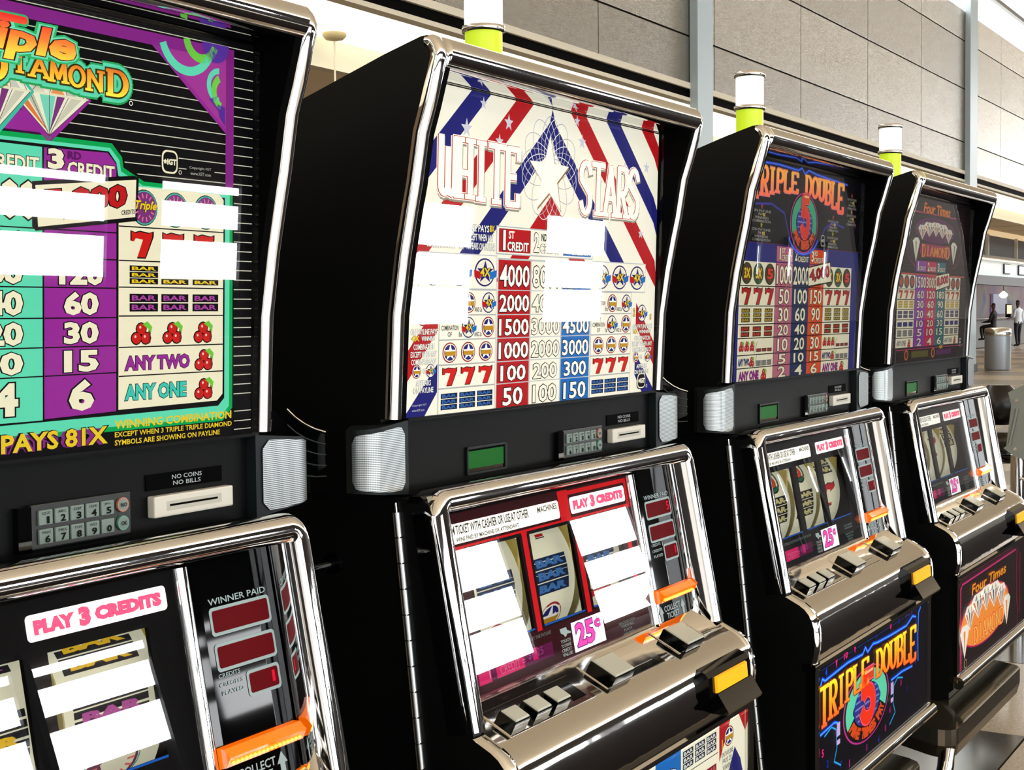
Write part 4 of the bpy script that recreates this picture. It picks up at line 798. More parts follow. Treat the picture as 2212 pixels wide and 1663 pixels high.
    for x0, x1, t in ((.0165, .0470, 'PLAY'), (.0510, .0595, '3'), (.0635, .1190, 'CREDITS')): a3.text(t, x0, x1, -.1880 if t == '3' else -.1868, -.1768 if t == '3' else -.1785, (250, 80, 120), 5, bold=.065, out=(225, 60, 70), ow=.02)
    pl = a3.build('lit_plates', warp_panel, P, BZ); pl['label'] = 'white lit plates with PLAY 3 CREDITS in red'
    a4 = Art(1.15); a4.rect(-.0250, .0360, -.3140, -.2868, (252, 250, 250), 4)
    a4.text('25', -.0190, .0160, -.3105, -.2890, (250, 70, 170), 5, bold=.03, out=(90, 40, 110)); a4.text('c', .0180, .0290, -.2990, -.2915, (250, 70, 170), 5, bold=.04, out=(90, 40, 110)); a4.rect(.0232, .0240, -.3015, -.2890, (90, 40, 110), 9)
    q = a4.build('price_sign', warp_panel, P, BZ); q['label'] = 'white lit sign reading 25 cents in pink'
    # clear pane over the panel
    b = MB(); b.add([warp_panel(x, z, o_) for x in (-.2245, .1325) for o_ in (.0030, .0050) for z in (-.3190, -.164)], [(0, 1, 5, 4), (2, 6, 7, 3), (0, 2, 3, 1), (4, 5, 7, 6), (0, 4, 6, 2), (1, 3, 7, 5)], pane_m); b.build('clear_pane', P, BZ)
    simple('divider', 'div', T, lambda b: (b.loft([[(x, pan_y(z)+PN[1]*h, z+PN[2]*h) for x, h in ((.1325, -.002), (.1325, .004), (.1340, .0062), (.1375, .0072), (.1410, .0062), (.1425, .004), (.1425, -.002))] for z in (-.321, -.166)], chrome, True, closed=False)), 'chrome divider beside the credit display')
    # --- credit display column
    def column(p):
        b = MB(); vs = []
        prof = [(.1425, .004), (.150, .0045), (.215, .0045), (.2225, .0035), (.2240, -.004)]
        b.loft([[(x, pan_y(z)+PN[1]*h, z+PN[2]*h) for x, h in prof] for z in (-.3205, -.1640)], columnm, False, closed=False)
        b.add([(x, pan_y(-.164)+PN[1]*h, -.164+PN[2]*h) for x, h in prof], [(0, 1, 2, 3, 4)], blackg); return b.build('credit_column', p, BZ)
    K = put('col%d' % idx, T, column)
    wc = lambda x, z, o_: warp_panel(x, z, .0047+o_)
    a = Art(.38); LG = (185, 205, 205)
    for x0, x1, z0, z1, v in ((.1555, .2155, -.2155, -.1965, paid), (.1555, .2155, -.2392, -.2205, ''), (.1815, .2150, -.2612, -.2435, played)):
        a.rrect(x0, x1, z0, z1, .003, LG, 1); a.rrect(x0+.0022, x1-.0022, z0+.0022, z1-.0022, .0018, (110, 14, 22), 2)
        if v: a.text(v, x1-.0115, x1-.0050, z0+.0055, z1-.0045, (255, 25, 60), 3, bold=.02)
    a.text('WINNER PAID', .1560, .2130, -.1948, -.1905, LG, 1, bold=.01); a.text('CREDITS', .1550, .1760, -.2430, -.2402, LG, 1, bold=.01); a.text('CREDITS', .1550, .1780, -.2490, -.2462, LG, 1, bold=.01); a.text('PLAYED', .1565, .1775, -.2545, -.2517, LG, 1, bold=.01)
    for x in (.1520, .2035): a.poly([(x-.0028, -.3185), (x+.0022, -.3185), (x+.0022, -.3110), (x+.0050, -.3110), (x-.0003, -.3030), (x-.0056, -.3110), (x-.0028, -.3110)], LG, 1)
    a.text('COLLECT', .1590, .1965, -.3105, -.3045, LG, 1, bold=.015); a.text('TICKET', .1630, .1925, -.3180, -.3120, LG, 1, bold=.015)
    a.build('printed_display', wc, K, BZ)
    def amb(p):
        b = MB(); sec = [(-.2860, .0), (-.2868, .0065), (-.2925, .0115), (-.2990, .0065), (-.2998, 0)]
        b.loft([[warp_panel(x, z, .0047+h) for z, h in sec] for x in (.1430, .1475, .2160, .2205)], amber_m, False, caps=True); o = b.build('ticket_slot', p, BZ); o['label'] = 'glowing amber ticket slot'
        b = MB()
        for i in range(17): c = warp_panel(.1475+i*.0042, -.2965, .0047+.0088); b.cyl(c, (c[0], c[1]-.0009, c[2]-.0003), .0013, mat('amber_hot', (255, 190, 90), .2, em=3.2, emcol=(255, 165, 60)), n=8)
        q = b.build('lamp_row', o, BZ); q['kind'] = 'stuff'; return o
    put('amb', T, amb)
    # --- reels; light inside the cabinet is put into the strips' glow
    for k, (x0, x1) in enumerate(wins):
        xc = (x0+x1)/2; xr = xc+.018; wf, (cy, cz, r) = reel_warp(xr); hw = .0405; a = Art(.48)
        n = 26; vs = [(u, -.075+.15*i/n) for i in range(n+1) for u in (-hw, hw)]; a.put(vs, [(2*i, 2*i+1, 2*i+3, 2*i+2) for i in range(n)], (238, 236, 205), 0)
        for kind, s in reels[k]:
            if kind[0] == 'B':
                cnt, fg, bg = kind[1:]; hh = .0118
                for i in range(cnt): z = s+(cnt/2-.5-i)*hh; a.rect(-.033, .029, z-hh*.46, z+hh*.46, bg, 1); a.text('BAR', -.027, .024, z-hh*.30, z+hh*.32, fg, 2, bold=.06)
            elif kind[0] == 'S': starlogo(a, 0, s, .022, .018, 0, 1)
            elif kind[0] == 'F':
                a.disc(0, s, .024, .019, (50, 160, 140), 1); a.disc(0, s, .022, .017, (110, 50, 80), 2)
                for q in range(16): t = math.radians(q*22.5); a.line([(.013*math.cos(t), s+.010*math.sin(t)), (.019*math.cos(t), s+.015*math.sin(t))], .0016, (230, 120, 120), 3)
            elif kind[0] == '7': seven(a, 0, s, .038, .030, (190, 20, 25), 1)
            elif kind[0] == 'C': cherry(a, 0, s, .034, 1)
            elif kind[0] == '5': a.disc(0, s, .022, .018, BK, 1); a.disc(0, s, .020, .016, (40, 100, 70), 2); a.slab('5', -.010, .010, s-.010, s+.012, (225, 60, 30), 3, .34, .22, BK, .0008, .02, False)
        o = a.build('reel', wf, P, BZ)
        b = MB(); q = 20
        for u in (-hw, hw): b.cyl((xr+u-.0006, cy, cz), (xr+u+.0006, cy, cz), r-.0005, mat('reel_rim', (205, 200, 150), .4), n=40, smooth=False)
        b.box(xr+hw+.004, xr+hw+.008, pan_y(-.24)+.022, .735, -.262, -.205, mat('reel_chassis', (200, 180, 90), .5, em=.25))
        b.build('reel_drum', P, BZ)
    # --- button deck, moulded chrome front edge
    def deck(b):
        b.sheet(DECK, -.2330, .2330, chrome_soft)
        for s in (-1, 1):
            DK_ = DECK[1:]; e = [(y-.0008, z+.0006) for y, z in DK_]; xa, xb = s*.2330, s*.2462
            rings = [[(xa, y, z) for y, z in DK_], [(xa+s*.0006, y, z) for y, z in e], [(xb-s*.0020, y, z) for y, z in e], [(xb, y+.003, z-.001) for y, z in DK_]]
            b.loft(rings, chrome, True, closed=False)
    simple('button_deck', 'deck', T, deck, 'curved chrome button deck')
    DT = Vector((0, -.0380, -.0186)).normalized(); DN = Vector((0, -.44, .898)); D0 = Vector((0, .607, -.3324))
    def dp(x, t, h): p = D0+DT*t+DN*h; return (x, p.y, p.z)          # t towards the player
    def plate(b, x0, x1, t0, t1, h0, h1, m, ins=.0008):
        b.loft([[dp(x0, t0, h0), dp(x1, t0, h0), dp(x1, t1, h0), dp(x0, t1, h0)], [dp(x0, t0, h1-ins), dp(x1, t0, h1-ins), dp(x1, t1, h1-ins), dp(x0, t1, h1-ins)], [dp(x0+ins, t0+ins, h1), dp(x1-ins, t0+ins, h1), dp(x1-ins, t1-ins, h1), dp(x0+ins, t1-ins, h1)]], m, False, caps=True)
    def platform(b):
        plate(b, -.213, -.070, -.020, .0135, -.001, .0012, chrome_soft); plate(b, -.045, .075, -.024, .0125, -.001, .0009, chrome_soft); plate(b, .108, .166, -.026, .0120, -.001, .0012, chrome_soft)
        plate(b, .181, .203, -.018, .004, 0, .0010, chrome_soft); plate(b, .018, .060, -.014, .004, .0009, .0018, chrome_soft)
        plate(b, -.1035, -.0790, -.012, .009, .0012, .0015, blackg)
    simple('deck_plate', 'plat', T, platform)
    ivory = mat('button_cap', (196, 196, 180), .22, em=.10, emcol=(220, 220, 200))
    def button(x0, x1, t0, t1, hh, marks, nm):
        def fn(p):
            b = MB(); plate(b, x0, x1, t0, t1, .001, hh-.0010, blackg, .0006); o = b.build('play_button', p, BZ)
            b = MB(); plate(b, x0+.0010, x1-.0010, t0+.001, t1-.001, hh-.0012, hh+.0006, ivory, .0010); c = b.build('button_cap', o, BZ)
            a = Art(.02)
            for m_ in marks:
                if m_[0] == 't': a.text(m_[1], m_[2], m_[3], m_[4], m_[5], (60, 60, 62), 1, bold=.02)
                if m_[0] == 'l': a.line(m_[1], .0006, (60, 60, 62), 1)
                if m_[0] == 'r': a.ring(m_[1], m_[2], .0035, .0035, .0006, (60, 60, 62), 1, n=14)
                if m_[0] == 'p': a.poly(m_[1], (235, 205, 130), 1)
            a.build('marking', lambda x, z, o_: dp(x, -z, hh+.0007+o_), c, BZ); return o
        return put(nm, T, fn)
    for i, (x0, x1) in enumerate(((-.2050, -.1820), (-.1700, -.1460), (-.1370, -.1130))):
        xc = (x0+x1)/2; button(x0, x1, -.0085, .0095, .0100, [('t', ('CASH', 'CHANGE', 'BET ONE')[i], xc-.008, xc+.008, -.001, .002), ('t', ('OUT', 'HELP', 'CREDIT')[i], xc-.006, xc+.006, .0030, .0055), ('p', [(xc-.004, -.0075), (xc+.005, -.0065), (xc+.001, -.003)])], 'bt%d' % i)
    button(-.0360, .0030, -.0170, .0120, .0105, [('t', 'SPIN', -.012, -.001, -.0035, -.0010), ('t', 'REELS', -.014, 0, -.0075, -.0045), ('l', [(-.031, .0135), (-.019, -.0035)]), ('r', -.017, -.0065)], 'bta')
    button(.1170, .1560, -.0170, .0140, .0105, [('t', 'PLAY MAX', .128, .150, .004, .008), ('t', 'CREDITS', .128, .148, -.001, .002), ('r', .147, -.009)], 'btb')
    # --- ticket and bill acceptor
    def acceptor(p):
        b = MB(); x0, x1 = .1080, .2120
        pr = [(.5790, -.3510), (.5690, -.3545), (.5650, -.3590), (.5635, -.3780), (.5660, -.3840), (.580, -.3860)]
        b.prism(pr, x0, x1, blackg)
        b.prism([(.5700, -.384), (.5640, -.3780), (.5520, -.3960), (.5535, -.3990), (.572, -.3990)], x0+.020, x1+.004, blackg); o = b.build('bill_acceptor', p, BZ); o['label'] = 'black bill and ticket acceptor with a projecting tray'
        b = MB(); b.loft([[(x, y-.0002, z) for x in (x0+.016, x1-.010) for y, z in ((.5648, -.3598), (.5637, -.3760))][:0] or [(x0+.014, .5650, -.3600), (x1-.012, .5650, -.3600), (x1-.012, .5636, -.3762), (x0+.014, .5636, -.3762)], [(x0+.015, .5622, -.3606), (x1-.013, .5622, -.3606), (x1-.013, .5608, -.3756), (x0+.015, .5608, -.3756)]], mat('yellow_lens', (245, 180, 10), .3, em=.55, emcol=(255, 180, 0)), False, caps=True)
        q = b.build('notice_lens', o, BZ); q['label'] = 'yellow lens reading INSERT TICKETS OR BILLS FACE UP'
        a = Art(.15); a.text('INSERT TICKETS', x0+.024, x1-.020, -.3670, -.3635, (70, 35, 10), 1, bold=.02); a.text('OR BILLS FACE UP', x0+.022, x1-.018, -.3722, -.3688, (70, 35, 10), 1, bold=.02)
        a.build('lettering', lambda x, z, o_: (x, .5620-(-.3606-z)*.0933-.0002-o_, z), q, BZ)
        b = MB(); b.prism([(.5642, -.3783), (.5545, -.3929), (.5543, -.3926), (.5640, -.3780)], x0+.026, x1-.006, mat('green_slot', (40, 60, 20), .3)); b.build('tray_mouth', o, BZ); return o
    put('acc', T, acceptor)
    # --- belly door
    def belly_frame(b):
        for s in (-1, 1): b.prism([(.5735, -.4100), (.5735, -.5800), (.585, -.5800), (.585, -.4100)], *sorted((s*.2285, s*.2455)), chrome_soft if idx > 1 else chrome_soft)
        b.prism([(.5755, -.4105), (.5730, -.4130), (.5730, -.4180), (.5765, -.4195), (.59, -.4195), (.59, -.4100)], -.2455, .2455, chrome_soft)
        n = 20; b.loft([[(x, .5725+.0095*math.cos(2*math.pi*i/n), -.5800+.0095*math.sin(2*math.pi*i/n)) for i in range(n)] for x in (-.2440, .2440)], chrome, True, caps=True)
    simple('door_frame', 'bfr', T, belly_frame, 'chrome frame of the lower door')
    b = MB(); b.box(-.2286, .2286, .5770, .582, -.572, -.419, dark); o = b.build('belly_glass', T, BZ); belly.build('printed_picture', warp_belly, o, BZ)
    b = MB(); b.box(-.2284, .2284, .5715, .5735, -.572, -.420, pane_m); b.build('clear_pane', o, BZ)
    # --- hinge on the left edge
    def hinge(p):
        b = MB(); b.cyl((-.2470, .6810, -.1500), (-.2470, .6340, -.6050), .0012, chrome, n=8); o = b.build('door_hinge', p, BZ); o['label'] = 'chrome piano hinge up the side'
        me = None; n = 21
        for i in range(n):
            t = i*.0208+.0004; p0 = Vector((-.2470, .6802-t*.1028, -.1575-t*.995)); d = Vector((0, -.1028, -.995))*.0196
            if me is None: b = MB(); b.cyl((0, 0, 0), d, .0034, mat('hinge_steel', (205, 208, 208), .32, 1), n=12); k = b.build('knuckle', o); me = k.data
            else: k = bpy.data.objects.new('knuckle', me); C.objects.link(k); k.parent = o
            k.location = (p0.x, p0.y, p0.z-BZ)
        return o
    put('hinge', T, hinge)
    # --- candle light on the roof
    def candle(p):
        cx, cy = .015, .760; b = MB(); b.lathe((cx, cy, .16), [(.0185, 0), (.0185, .116)], mat('lime_lens', (190, 205, 30), .25, em=.62, emcol=(205, 240, 45))); o = b.build('candle_light', p, BZ); o['label'] = 'lime and white service light on the roof'
        b = MB(); b.lathe((cx, cy, .2755), [(.018, 0), (.0212, .0005), (.0212, .0062), (.018, .0067)], chrome); b.build('chrome_ring', o, BZ); b = MB(); b.lathe((cx, cy, .3200), [(.018, 0), (.0212, .0005), (.0212, .0060), (.019, .0072), (0.0001, .0072)], chrome); b.build('chrome_cap', o, BZ)
        b = MB(); b.lathe((cx, cy, .2815), [(.0190, 0), (.0190, .0392)], mat('white_lens', (235, 245, 240), .25, em=.85, emcol=(240, 252, 246))); q = b.build('white_lens', o, BZ)
        a = Art(.2); a.text('UNI-0', -.2, .35, .302, .3065, (70, 70, 70), 1, bold=.02); a.poly([(-.05, .309), (.12, .309), (.04, .314)], (70, 70, 70), 1)
        a.build('lettering', lambda u, z, o_: (cx+.0192*math.cos(math.radians(-80)+u), cy+.0192*math.sin(math.radians(-80)+u), z), q, BZ); return o
    put('candle', T, candle)
    # --- ribbed filler between this machine and the next, and the lock peg
    def filler(p):
        top = [(.3206, .7277, -.0725), (.3236, .7220, -.0790), (.3270, .7150, -.0845), (.3307, .7075, -.0885), (.3345, .7000, -.0910)]
        if idx: top = [(x+.022, y, z) for x, y, z in top]
        b = MB(); b.loft([[(x, y+.001, z-.0015) for x, y, z in top], [(x, y+.001, z-.052+.006*k) for k, (x, y, z) in enumerate(top)]], blackg, True, closed=False)
        b.loft([[(x+.004, y+.020, z) for x, y, z in top], [(x+.004, y+.020, z-.05) for x, y, z in top]], black, True, closed=False)
        o = b.build('ribbed_filler', p, BZ); o['label'] = 'black ribbed filler between the cabinets'
        for i in range(5):
            b = MB(); b.tube([(x, y, z-(0, .0125, .024, .0355, .047)[i]+.0012*i*k/1.6) for k, (x, y, z) in enumerate(top)], .0011 if i == 0 else .0006, chrome_soft if i == 0 else mat('rib_plastic', (60, 66, 70), .2, spec=.6), 8); b.build('rib', o, BZ)
        return o
    put('fill%d' % (idx > 0), T, filler)
    def peg(p):
        b = MB(); b.cyl((.2455, .690, -.194), (.326, .690, -.194), .0045, blackg, n=18); b.cyl((.326, .690, -.194), (.333, .690, -.194), .0090, blackg, r1=.0080, n=20); o = b.build('handle_stub', p, BZ); return o
    if idx == 0: put('peg', T, peg)
    return T
# ------------------------------------------------------------------ the hall: floor, walls, ceiling
def emis(name, c, s): return mat(name, c, .6, em=s, emcol=c)
def tile_mat(name, c1, c2, rough=.09):
    m = bpy.data.materials.new(name); m.use_nodes = True; nt = m.node_tree; b = nt.nodes['Principled BSDF']
    tc = nt.nodes.new('ShaderNodeTexCoord'); nz = nt.nodes.new('ShaderNodeTexNoise'); cr = nt.nodes.new('ShaderNodeValToRGB'); nz.inputs['Scale'].default_value = 90; nz.inputs['Detail'].default_value = 5
    nt.links.new(tc.outputs['Object'], nz.inputs['Vector']); nt.links.new(nz.outputs[0], cr.inputs[0]); nt.links.new(cr.outputs[0], b.inputs['Base Color'])
    cr.color_ramp.elements[0].position = .35; cr.color_ramp.elements[1].position = .65
    cr.color_ramp.elements[0].color = lin(c1); cr.color_ramp.elements[1].color = lin(c2); b.inputs['Roughness'].default_value = rough; b.inputs['Specular IOR Level'].default_value = .6
    return m
TL = tile_mat('light_terrazzo', (150, 138, 122), (178, 165, 148), .16); TD = tile_mat('dark_granite', (22, 20, 20), (40, 36, 34), .13)
def floor_far():
    m = bpy.data.materials.new('terrazzo_far'); m.use_nodes = True; nt = m.node_tree; b = nt.nodes['Principled BSDF']; tc = nt.nodes.new('ShaderNodeTexCoord'); ch = nt.nodes.new('ShaderNodeTexChecker')
    ch.inputs['Scale'].default_value = .5; ch.inputs['Color1'].default_value = lin((168, 150, 130)); ch.inputs['Color2'].default_value = lin((118, 108, 98)); nt.links.new(tc.outputs['Object'], ch.inputs['Vector']); nt.links.new(ch.outputs[0], b.inputs['Base Color']); b.inputs['Roughness'].default_value = .34; b.inputs['Specular IOR Level'].default_value = .35
    return m
b = MB(); b.box(-40, 110, -18, 24, -.12, -.012, floor_far()); F = struct(b.build('floor'))
b = MB(); b.box(-40, 110, -2.6, -.02, -.011, -.001, mat('added_dark_floor', (34, 30, 32), .9, spec=.05)); b.box(5.5, 110, -14.9, -2.6, -.011, -.001, mat('added_dark_floor', (34, 30, 32))); struct(b.build('floor_dark_added'))  # unseen dark floor, added to keep reflections in glass and chrome dark
b = MB(); b.box(-40, 5.5, -14.9, -2.6, -.011, -.001, mat('added_pale_floor', (226, 224, 220), .3)); struct(b.build('floor_pale_added'))  # unseen pale patch, added so the chrome edges reflect something bright
tb = MB(); tb.bbox(0, .995, 0, .995, -.012, 0, TL, .002); t0 = tb.build('tile', F); td = MB(); td.bbox(0, .995, 0, .995, -.012, 0, TD, .002); t1 = td.build('tile', F)
first = {0: t0, 1: t1}
for i in range(16):
    for j in range(5):
        dk = (i+j) % 2 == 1 if i < 9 else (i % 3 == 0 and j % 2 == 0); k = 1 if dk else 0
        o = first.pop(k) if k in first else bpy.data.objects.new('tile', (t1 if k else t0).data)
        if o.name not in C.objects: C.objects.link(o); o.parent = F
        o.location = (-.18+i, 0.0+j, 0)
# back wall with its brushed metal fascia
brushed = mat('brushed_metal', (162, 158, 148), .25, .85, bump=(5, (1, 1, 60), .25, .02)); brushed2 = mat('brushed_metal_darker', (150, 146, 136), .27, .8, bump=(5, (1, 1, 60), .25, .02))
beige = mat('beige_ceiling', (188, 170, 142), .8); cream = mat('cream_paint', (240, 234, 214), .6)
Y0 = 8.28
b = MB(); b.box(-40, 110, Y0+.10, Y0+.5, H+3.05, H+6.76, mat('fascia_backing', (84, 83, 80), .8)); W = struct(b.build('wall_back'))
rows = [(3.17, 3.80), (3.82, 4.99), (5.01, 6.06), (6.08, 6.74)]; pm = {}
for i in range(-2, 24):
    x0 = 19.0+(i-5)*3.5
    for k, (a0, a1) in enumerate(rows):
        if k not in pm: q = MB(); q.bbox(.008, 3.492, 0, .09, a0, a1, brushed if k % 2 else brushed2, .008); o = q.build('fascia_panel', W); pm[k] = o.data
        else: o = bpy.data.objects.new('fascia_panel', pm[k]); C.objects.link(o); o.parent = W
        o.location = (x0, Y0, H)
b = MB(); b.box(-40, 110, Y0-.02, Y0+.12, H+3.09, H+3.17, cream); b.box(-40, 110, Y0+.02, Y0+.14, H+2.955, H+3.10, dark); b.box(-40, 110, Y0-.02, Y0+.12, H+2.915, H+2.965, cream); b.build('slot_trim', W)
# luminous clerestory above the fascia on both sides of the hall, and the main ceiling
b = MB(); b.box(-40, 110, Y0+.1, Y0+.2, H+6.76, H+8.6, emis('clerestory_glass', (255, 255, 250), 3.2)); struct(b.build('window_1'))
b = MB()
for i in range(10): b.box(-30+i*15, -29.85+i*15, Y0, Y0+.12, H+6.76, H+8.6, mat('mullion', (120, 124, 126), .5))
b.box(-40, 110, Y0, Y0+.12, H+7.50, H+7.60, MATS['mullion']); struct(b.build('trim_1'))
b = MB(); b.box(-40, 110, -18, Y0+.5, H+8.6, H+8.8, mat('hall_ceiling', (196, 176, 148), .8, em=.40, emcol=(205, 184, 150))); CE = struct(b.build('ceiling'))  # ceiling emission stands in for the light falling on it
# columns in front of the fascia
colm = mat('column_paint', (196, 216, 228), .42)
def column(x, w, k):
    o = empty('column', (x, Y0-.13, 0), ('pale blue-grey column between the second and third candle lights', 'pale blue-grey column at the right edge of the picture')[k], 'column')
    b = MB(); b.bbox(-w/2, w/2, 0, .125, 0, H+8.6, colm, .01); b.build('shaft', o)
    b = MB(); b.bbox(-w/2-.03, w/2+.03, -.03, .125, 0, .18, mat('column_foot', (80, 84, 88), .4), .01); b.build('foot', o)
    return o
column(18.40, .52, 0); column(33.32, .66, 1)
# soffit below the fascia, glowing in place of hidden cove lamps, and the lower ceiling behind it
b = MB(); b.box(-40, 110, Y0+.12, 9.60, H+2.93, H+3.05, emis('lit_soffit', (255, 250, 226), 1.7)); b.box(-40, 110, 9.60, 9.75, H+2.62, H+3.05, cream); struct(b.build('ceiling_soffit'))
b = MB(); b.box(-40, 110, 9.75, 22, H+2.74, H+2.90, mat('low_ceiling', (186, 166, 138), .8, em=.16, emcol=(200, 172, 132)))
b.box(-40, 110, 9.73, 9.77, H+2.70, H+2.72, mat('wood_strip', (200, 150, 80), .5))
LC = struct(b.build('ceiling_low'))
b = MB()
for i in range(22): b.box(-6+i*3.0, -5.98+i*3.0, 9.75, 20, H+2.735, H+2.742, MATS['mullion'])
b.build('joint', LC)
# shops at the back
b = MB(); b.box(-40, 110, 22, 22.2, 0, H+2.9, mat('back_plaster', (120, 108, 98), .8)); struct(b.build('wall_far'))
b = MB(); b.box(42, 75, 11.6, 11.8, H+2.55, H+2.74, emis('shop_cream', (240, 214, 170), .55)); b.box(42, 75, 11.6, 11.75, H+1.80, H+2.55, mat('shop_glass_grey', (128, 128, 130), .8, spec=.1, em=.05))
for i in range(8): b.box(40.45+i*4.3, 40.57+i*4.3, 11.5, 11.62, H+1.80, H+2.58, cream)
S = struct(b.build('wall_shop'))
def shop():
    o = empty('snack_bar', (50, 11.6, 0), 'distant bar front with a pale sign band over its purple mural', 'bar')
    b = MB(); b.box(-8, 22, -.5, .2, H+1.72, H+1.80, mat('canopy', (120, 110, 92), .6)); b.build('canopy', o)
    b = MB(); b.box(-7.5, 3, -.45, -.38, H+1.66, H+1.70, emis('tube_light', (255, 236, 200), 2.4)); b.build('strip_light', o)
    b = MB(); b.box(-8, 22, -.2, 0, H+1.16, H+1.68, mat('sign_band', (205, 216, 222), .5, em=.35, emcol=(205, 216, 222))); b.build('sign_band', o)
    for x in (.7, 2.95, 5.2):
        b = MB(); b.bbox(x, x+.95, -.26, -.2, H+1.26, H+1.62, mat('sign_icon', (28, 36, 48), .3), .04); b.build('sign_panel', o)
    b = MB(); b.box(-8, 22, -.3, 0, H+.86, H+1.16, mat('dark_header', (26, 30, 34), .5)); b.build('header', o)
    m = bpy.data.materials.new('mural'); m.use_nodes = True; nt = m.node_tree; bs = nt.nodes['Principled BSDF']; tc = nt.nodes.new('ShaderNodeTexCoord'); nz = nt.nodes.new('ShaderNodeTexNoise'); nz.inputs['Scale'].default_value = .45; cr = nt.nodes.new('ShaderNodeValToRGB')
    for p, c in ((.30, (60, 45, 100)), (.42, (95, 60, 105)), (.52, (125, 75, 90)), (.6, (120, 110, 100)), (.7, (45, 45, 110))):
        e = cr.color_ramp.elements.new(p); e.color = lin(c)
    nt.links.new(tc.outputs['Object'], nz.inputs['Vector']); nt.links.new(nz.outputs[0], cr.inputs[0]); nt.links.new(cr.outputs[0], bs.inputs['Base Color']); nt.links.new(cr.outputs[0], bs.inputs['Emission Color']); bs.inputs['Emission Strength'].default_value = .22
    b = MB(); b.box(-8, 28, 3.6, 3.7, .1, H+1.4, m); b.box(15.4, 18.0, 3.5, 3.6, H-.15, H+.75, mat('menu_board', (120, 125, 150), .4, em=.5, emcol=(120, 122, 150))); b.build('mural', o)
    return o
shop()
o = empty('bar_counter', (59, 13.5, 0), 'long dark counter of the distant bar', 'counter')
b = MB(); b.bbox(-13, 13, -.35, .35, 0, 1.05, mat('counter_front', (38, 30, 26), .3), .02); b.build('counter_front', o); b = MB(); b.bbox(-13.2, 13.2, -.5, .45, 1.05, 1.12, mat('bar_top', (70, 50, 38), .2), .01); b.build('counter_top', o)
o = empty('hanging_bulb', (60.2, 13.5, H+.62), 'bright round lamp hanging over the distant bar', 'lamp')
b = MB(); b.cyl((0, 0, .18), (0, 0, 2.1), .012, dark, n=8); b.build('cord', o); b = MB(); b.lathe((0, 0, 0), [(.02, .18), (.15, .06), (.17, 0), (.10, -.08), (.02, -.1)], emis('bar_bulb', (255, 235, 190), 9), n=14); b.build('globe', o)
o = empty('register_screen', (60.6, 13.4, 1.125), 'small lit register screen on the distant bar counter', 'screen'); b = MB(); b.bbox(-.06, .06, -.1, .1, 0, .12, dark, .01); b.build('foot', o); b = MB(); b.bbox(-.45, .45, -.04, .02, .1, .55, blackg, .02); b.build('case', o); b = MB(); b.box(-.40, .40, -.05, -.041, .15, .50, emis('register_glow', (245, 215, 165), 1.2)); b.build('screen', o)
# opposite side of the hall (behind the viewer): dark wall band with tall windows
b = MB(); Yb = -15.0; darkw = mat('concourse_wall', (46, 37, 29), .7)
b.box(-40, 110, Yb-.5, Yb-.2, 0, H+6.2, darkw); struct(b.build('wall_front'))
winem = emis('daylight_pane', (250, 252, 255), 22)
n = 2
for x0, x1, rows_ in ((-28, -20, 3), (-19, -11, 3), (-10, -2, 3), (-1, 6, 3), (10.2, 12.6, 0), (12.95, 15.05, 0), (16.15, 17.95, 0), (22.3, 25.0, 1), (28.0, 30.9, 1), (38.6, 38.85, 2), (40.6, 40.8, 2), (43.2, 43.5, 2), (46.5, 46.8, 2)):
    b = MB(); f = mat('window_frame', (60, 62, 62), .4)
    R_ = [(-.45, .16), (.38, .77), (.95, 1.07)] if rows_ == 0 else ([(-1.25, -.50), (-.45, .18), (.34, 1.18)] if rows_ == 1 else ([(.1, .95)] if rows_ == 2 else [(-1.1, 1.0), (1.1, 3.4)]))
    for z0, z1 in R_: b.box(x0, x1, Yb-.16, Yb-.12, H+z0, H+z1, winem if rows_ < 3 else emis('daylight_pane_wide', (240, 247, 255), 2.2))
    struct(b.build('window_%d' % n))
    b = MB(); b.box(x0-.12, x0, Yb-.2, Yb-.05, H-1.3, H+1.3, f); b.box(x1, x1+.12, Yb-.2, Yb-.05, H-1.3, H+1.3, f); struct(b.build('trim_%d' % n)); n += 1
b = MB(); b.box(-40, 110, Yb-.3, Yb-.2, H+6.2, H+8.6, MATS['clerestory_glass']); struct(b.build('window_%d' % n)); n += 1
# ends of the hall
b = MB(); b.box(110, 110.3, -18, 24, 0, H+8.7, mat('end_wall', (110, 104, 96), .8)); struct(b.build('wall_right'))
b = MB(); b.box(109.8, 110, -16, 7.5, H+1.5, H+8.4, emis('end_window_glass', (252, 253, 255), 7)); struct(b.build('window_%d' % n)); n += 1
b = MB(); b.box(-40.3, -40, -18, 24, 0, H+8.7, MATS['end_wall']); struct(b.build('wall_left'))
b = MB(); b.box(-40, -39.9, -17, 7, H-.9, H+6.5, emis('left_window_glass', (240, 247, 255), 2)); struct(b.build('window_%d' % n)); n += 1
b = MB(); b.box(56, 76, -9, 1, H+8.56, H+8.6, emis('skylight_glass', (250, 252, 255), 14)); struct(b.build('window_%d' % n)); n += 1
# pendant lamp under the soffit
o = empty('pendant_lamp', (11.72, 9.35, H+2.93), 'thin pendant lamp hanging from the bright soffit above the second machine', 'lamp')
b = MB(); b.lathe((0, 0, -.05), [(.02, -.03), (.09, -.015), (.125, .02), (.125, .05)], mat('pendant_beige', (214, 196, 150), .5)); b.build('canopy', o)
b = MB(); b.cyl((0, 0, -.05), (0, 0, -1.6), .010, cream, n=8); b.build('rod', o)
b = MB(); b.lathe((0, 0, -1.85), [(.16, 0), (.15, .10), (.05, .25), (.02, .27)], MATS['pendant_beige']); b.build('shade', o)
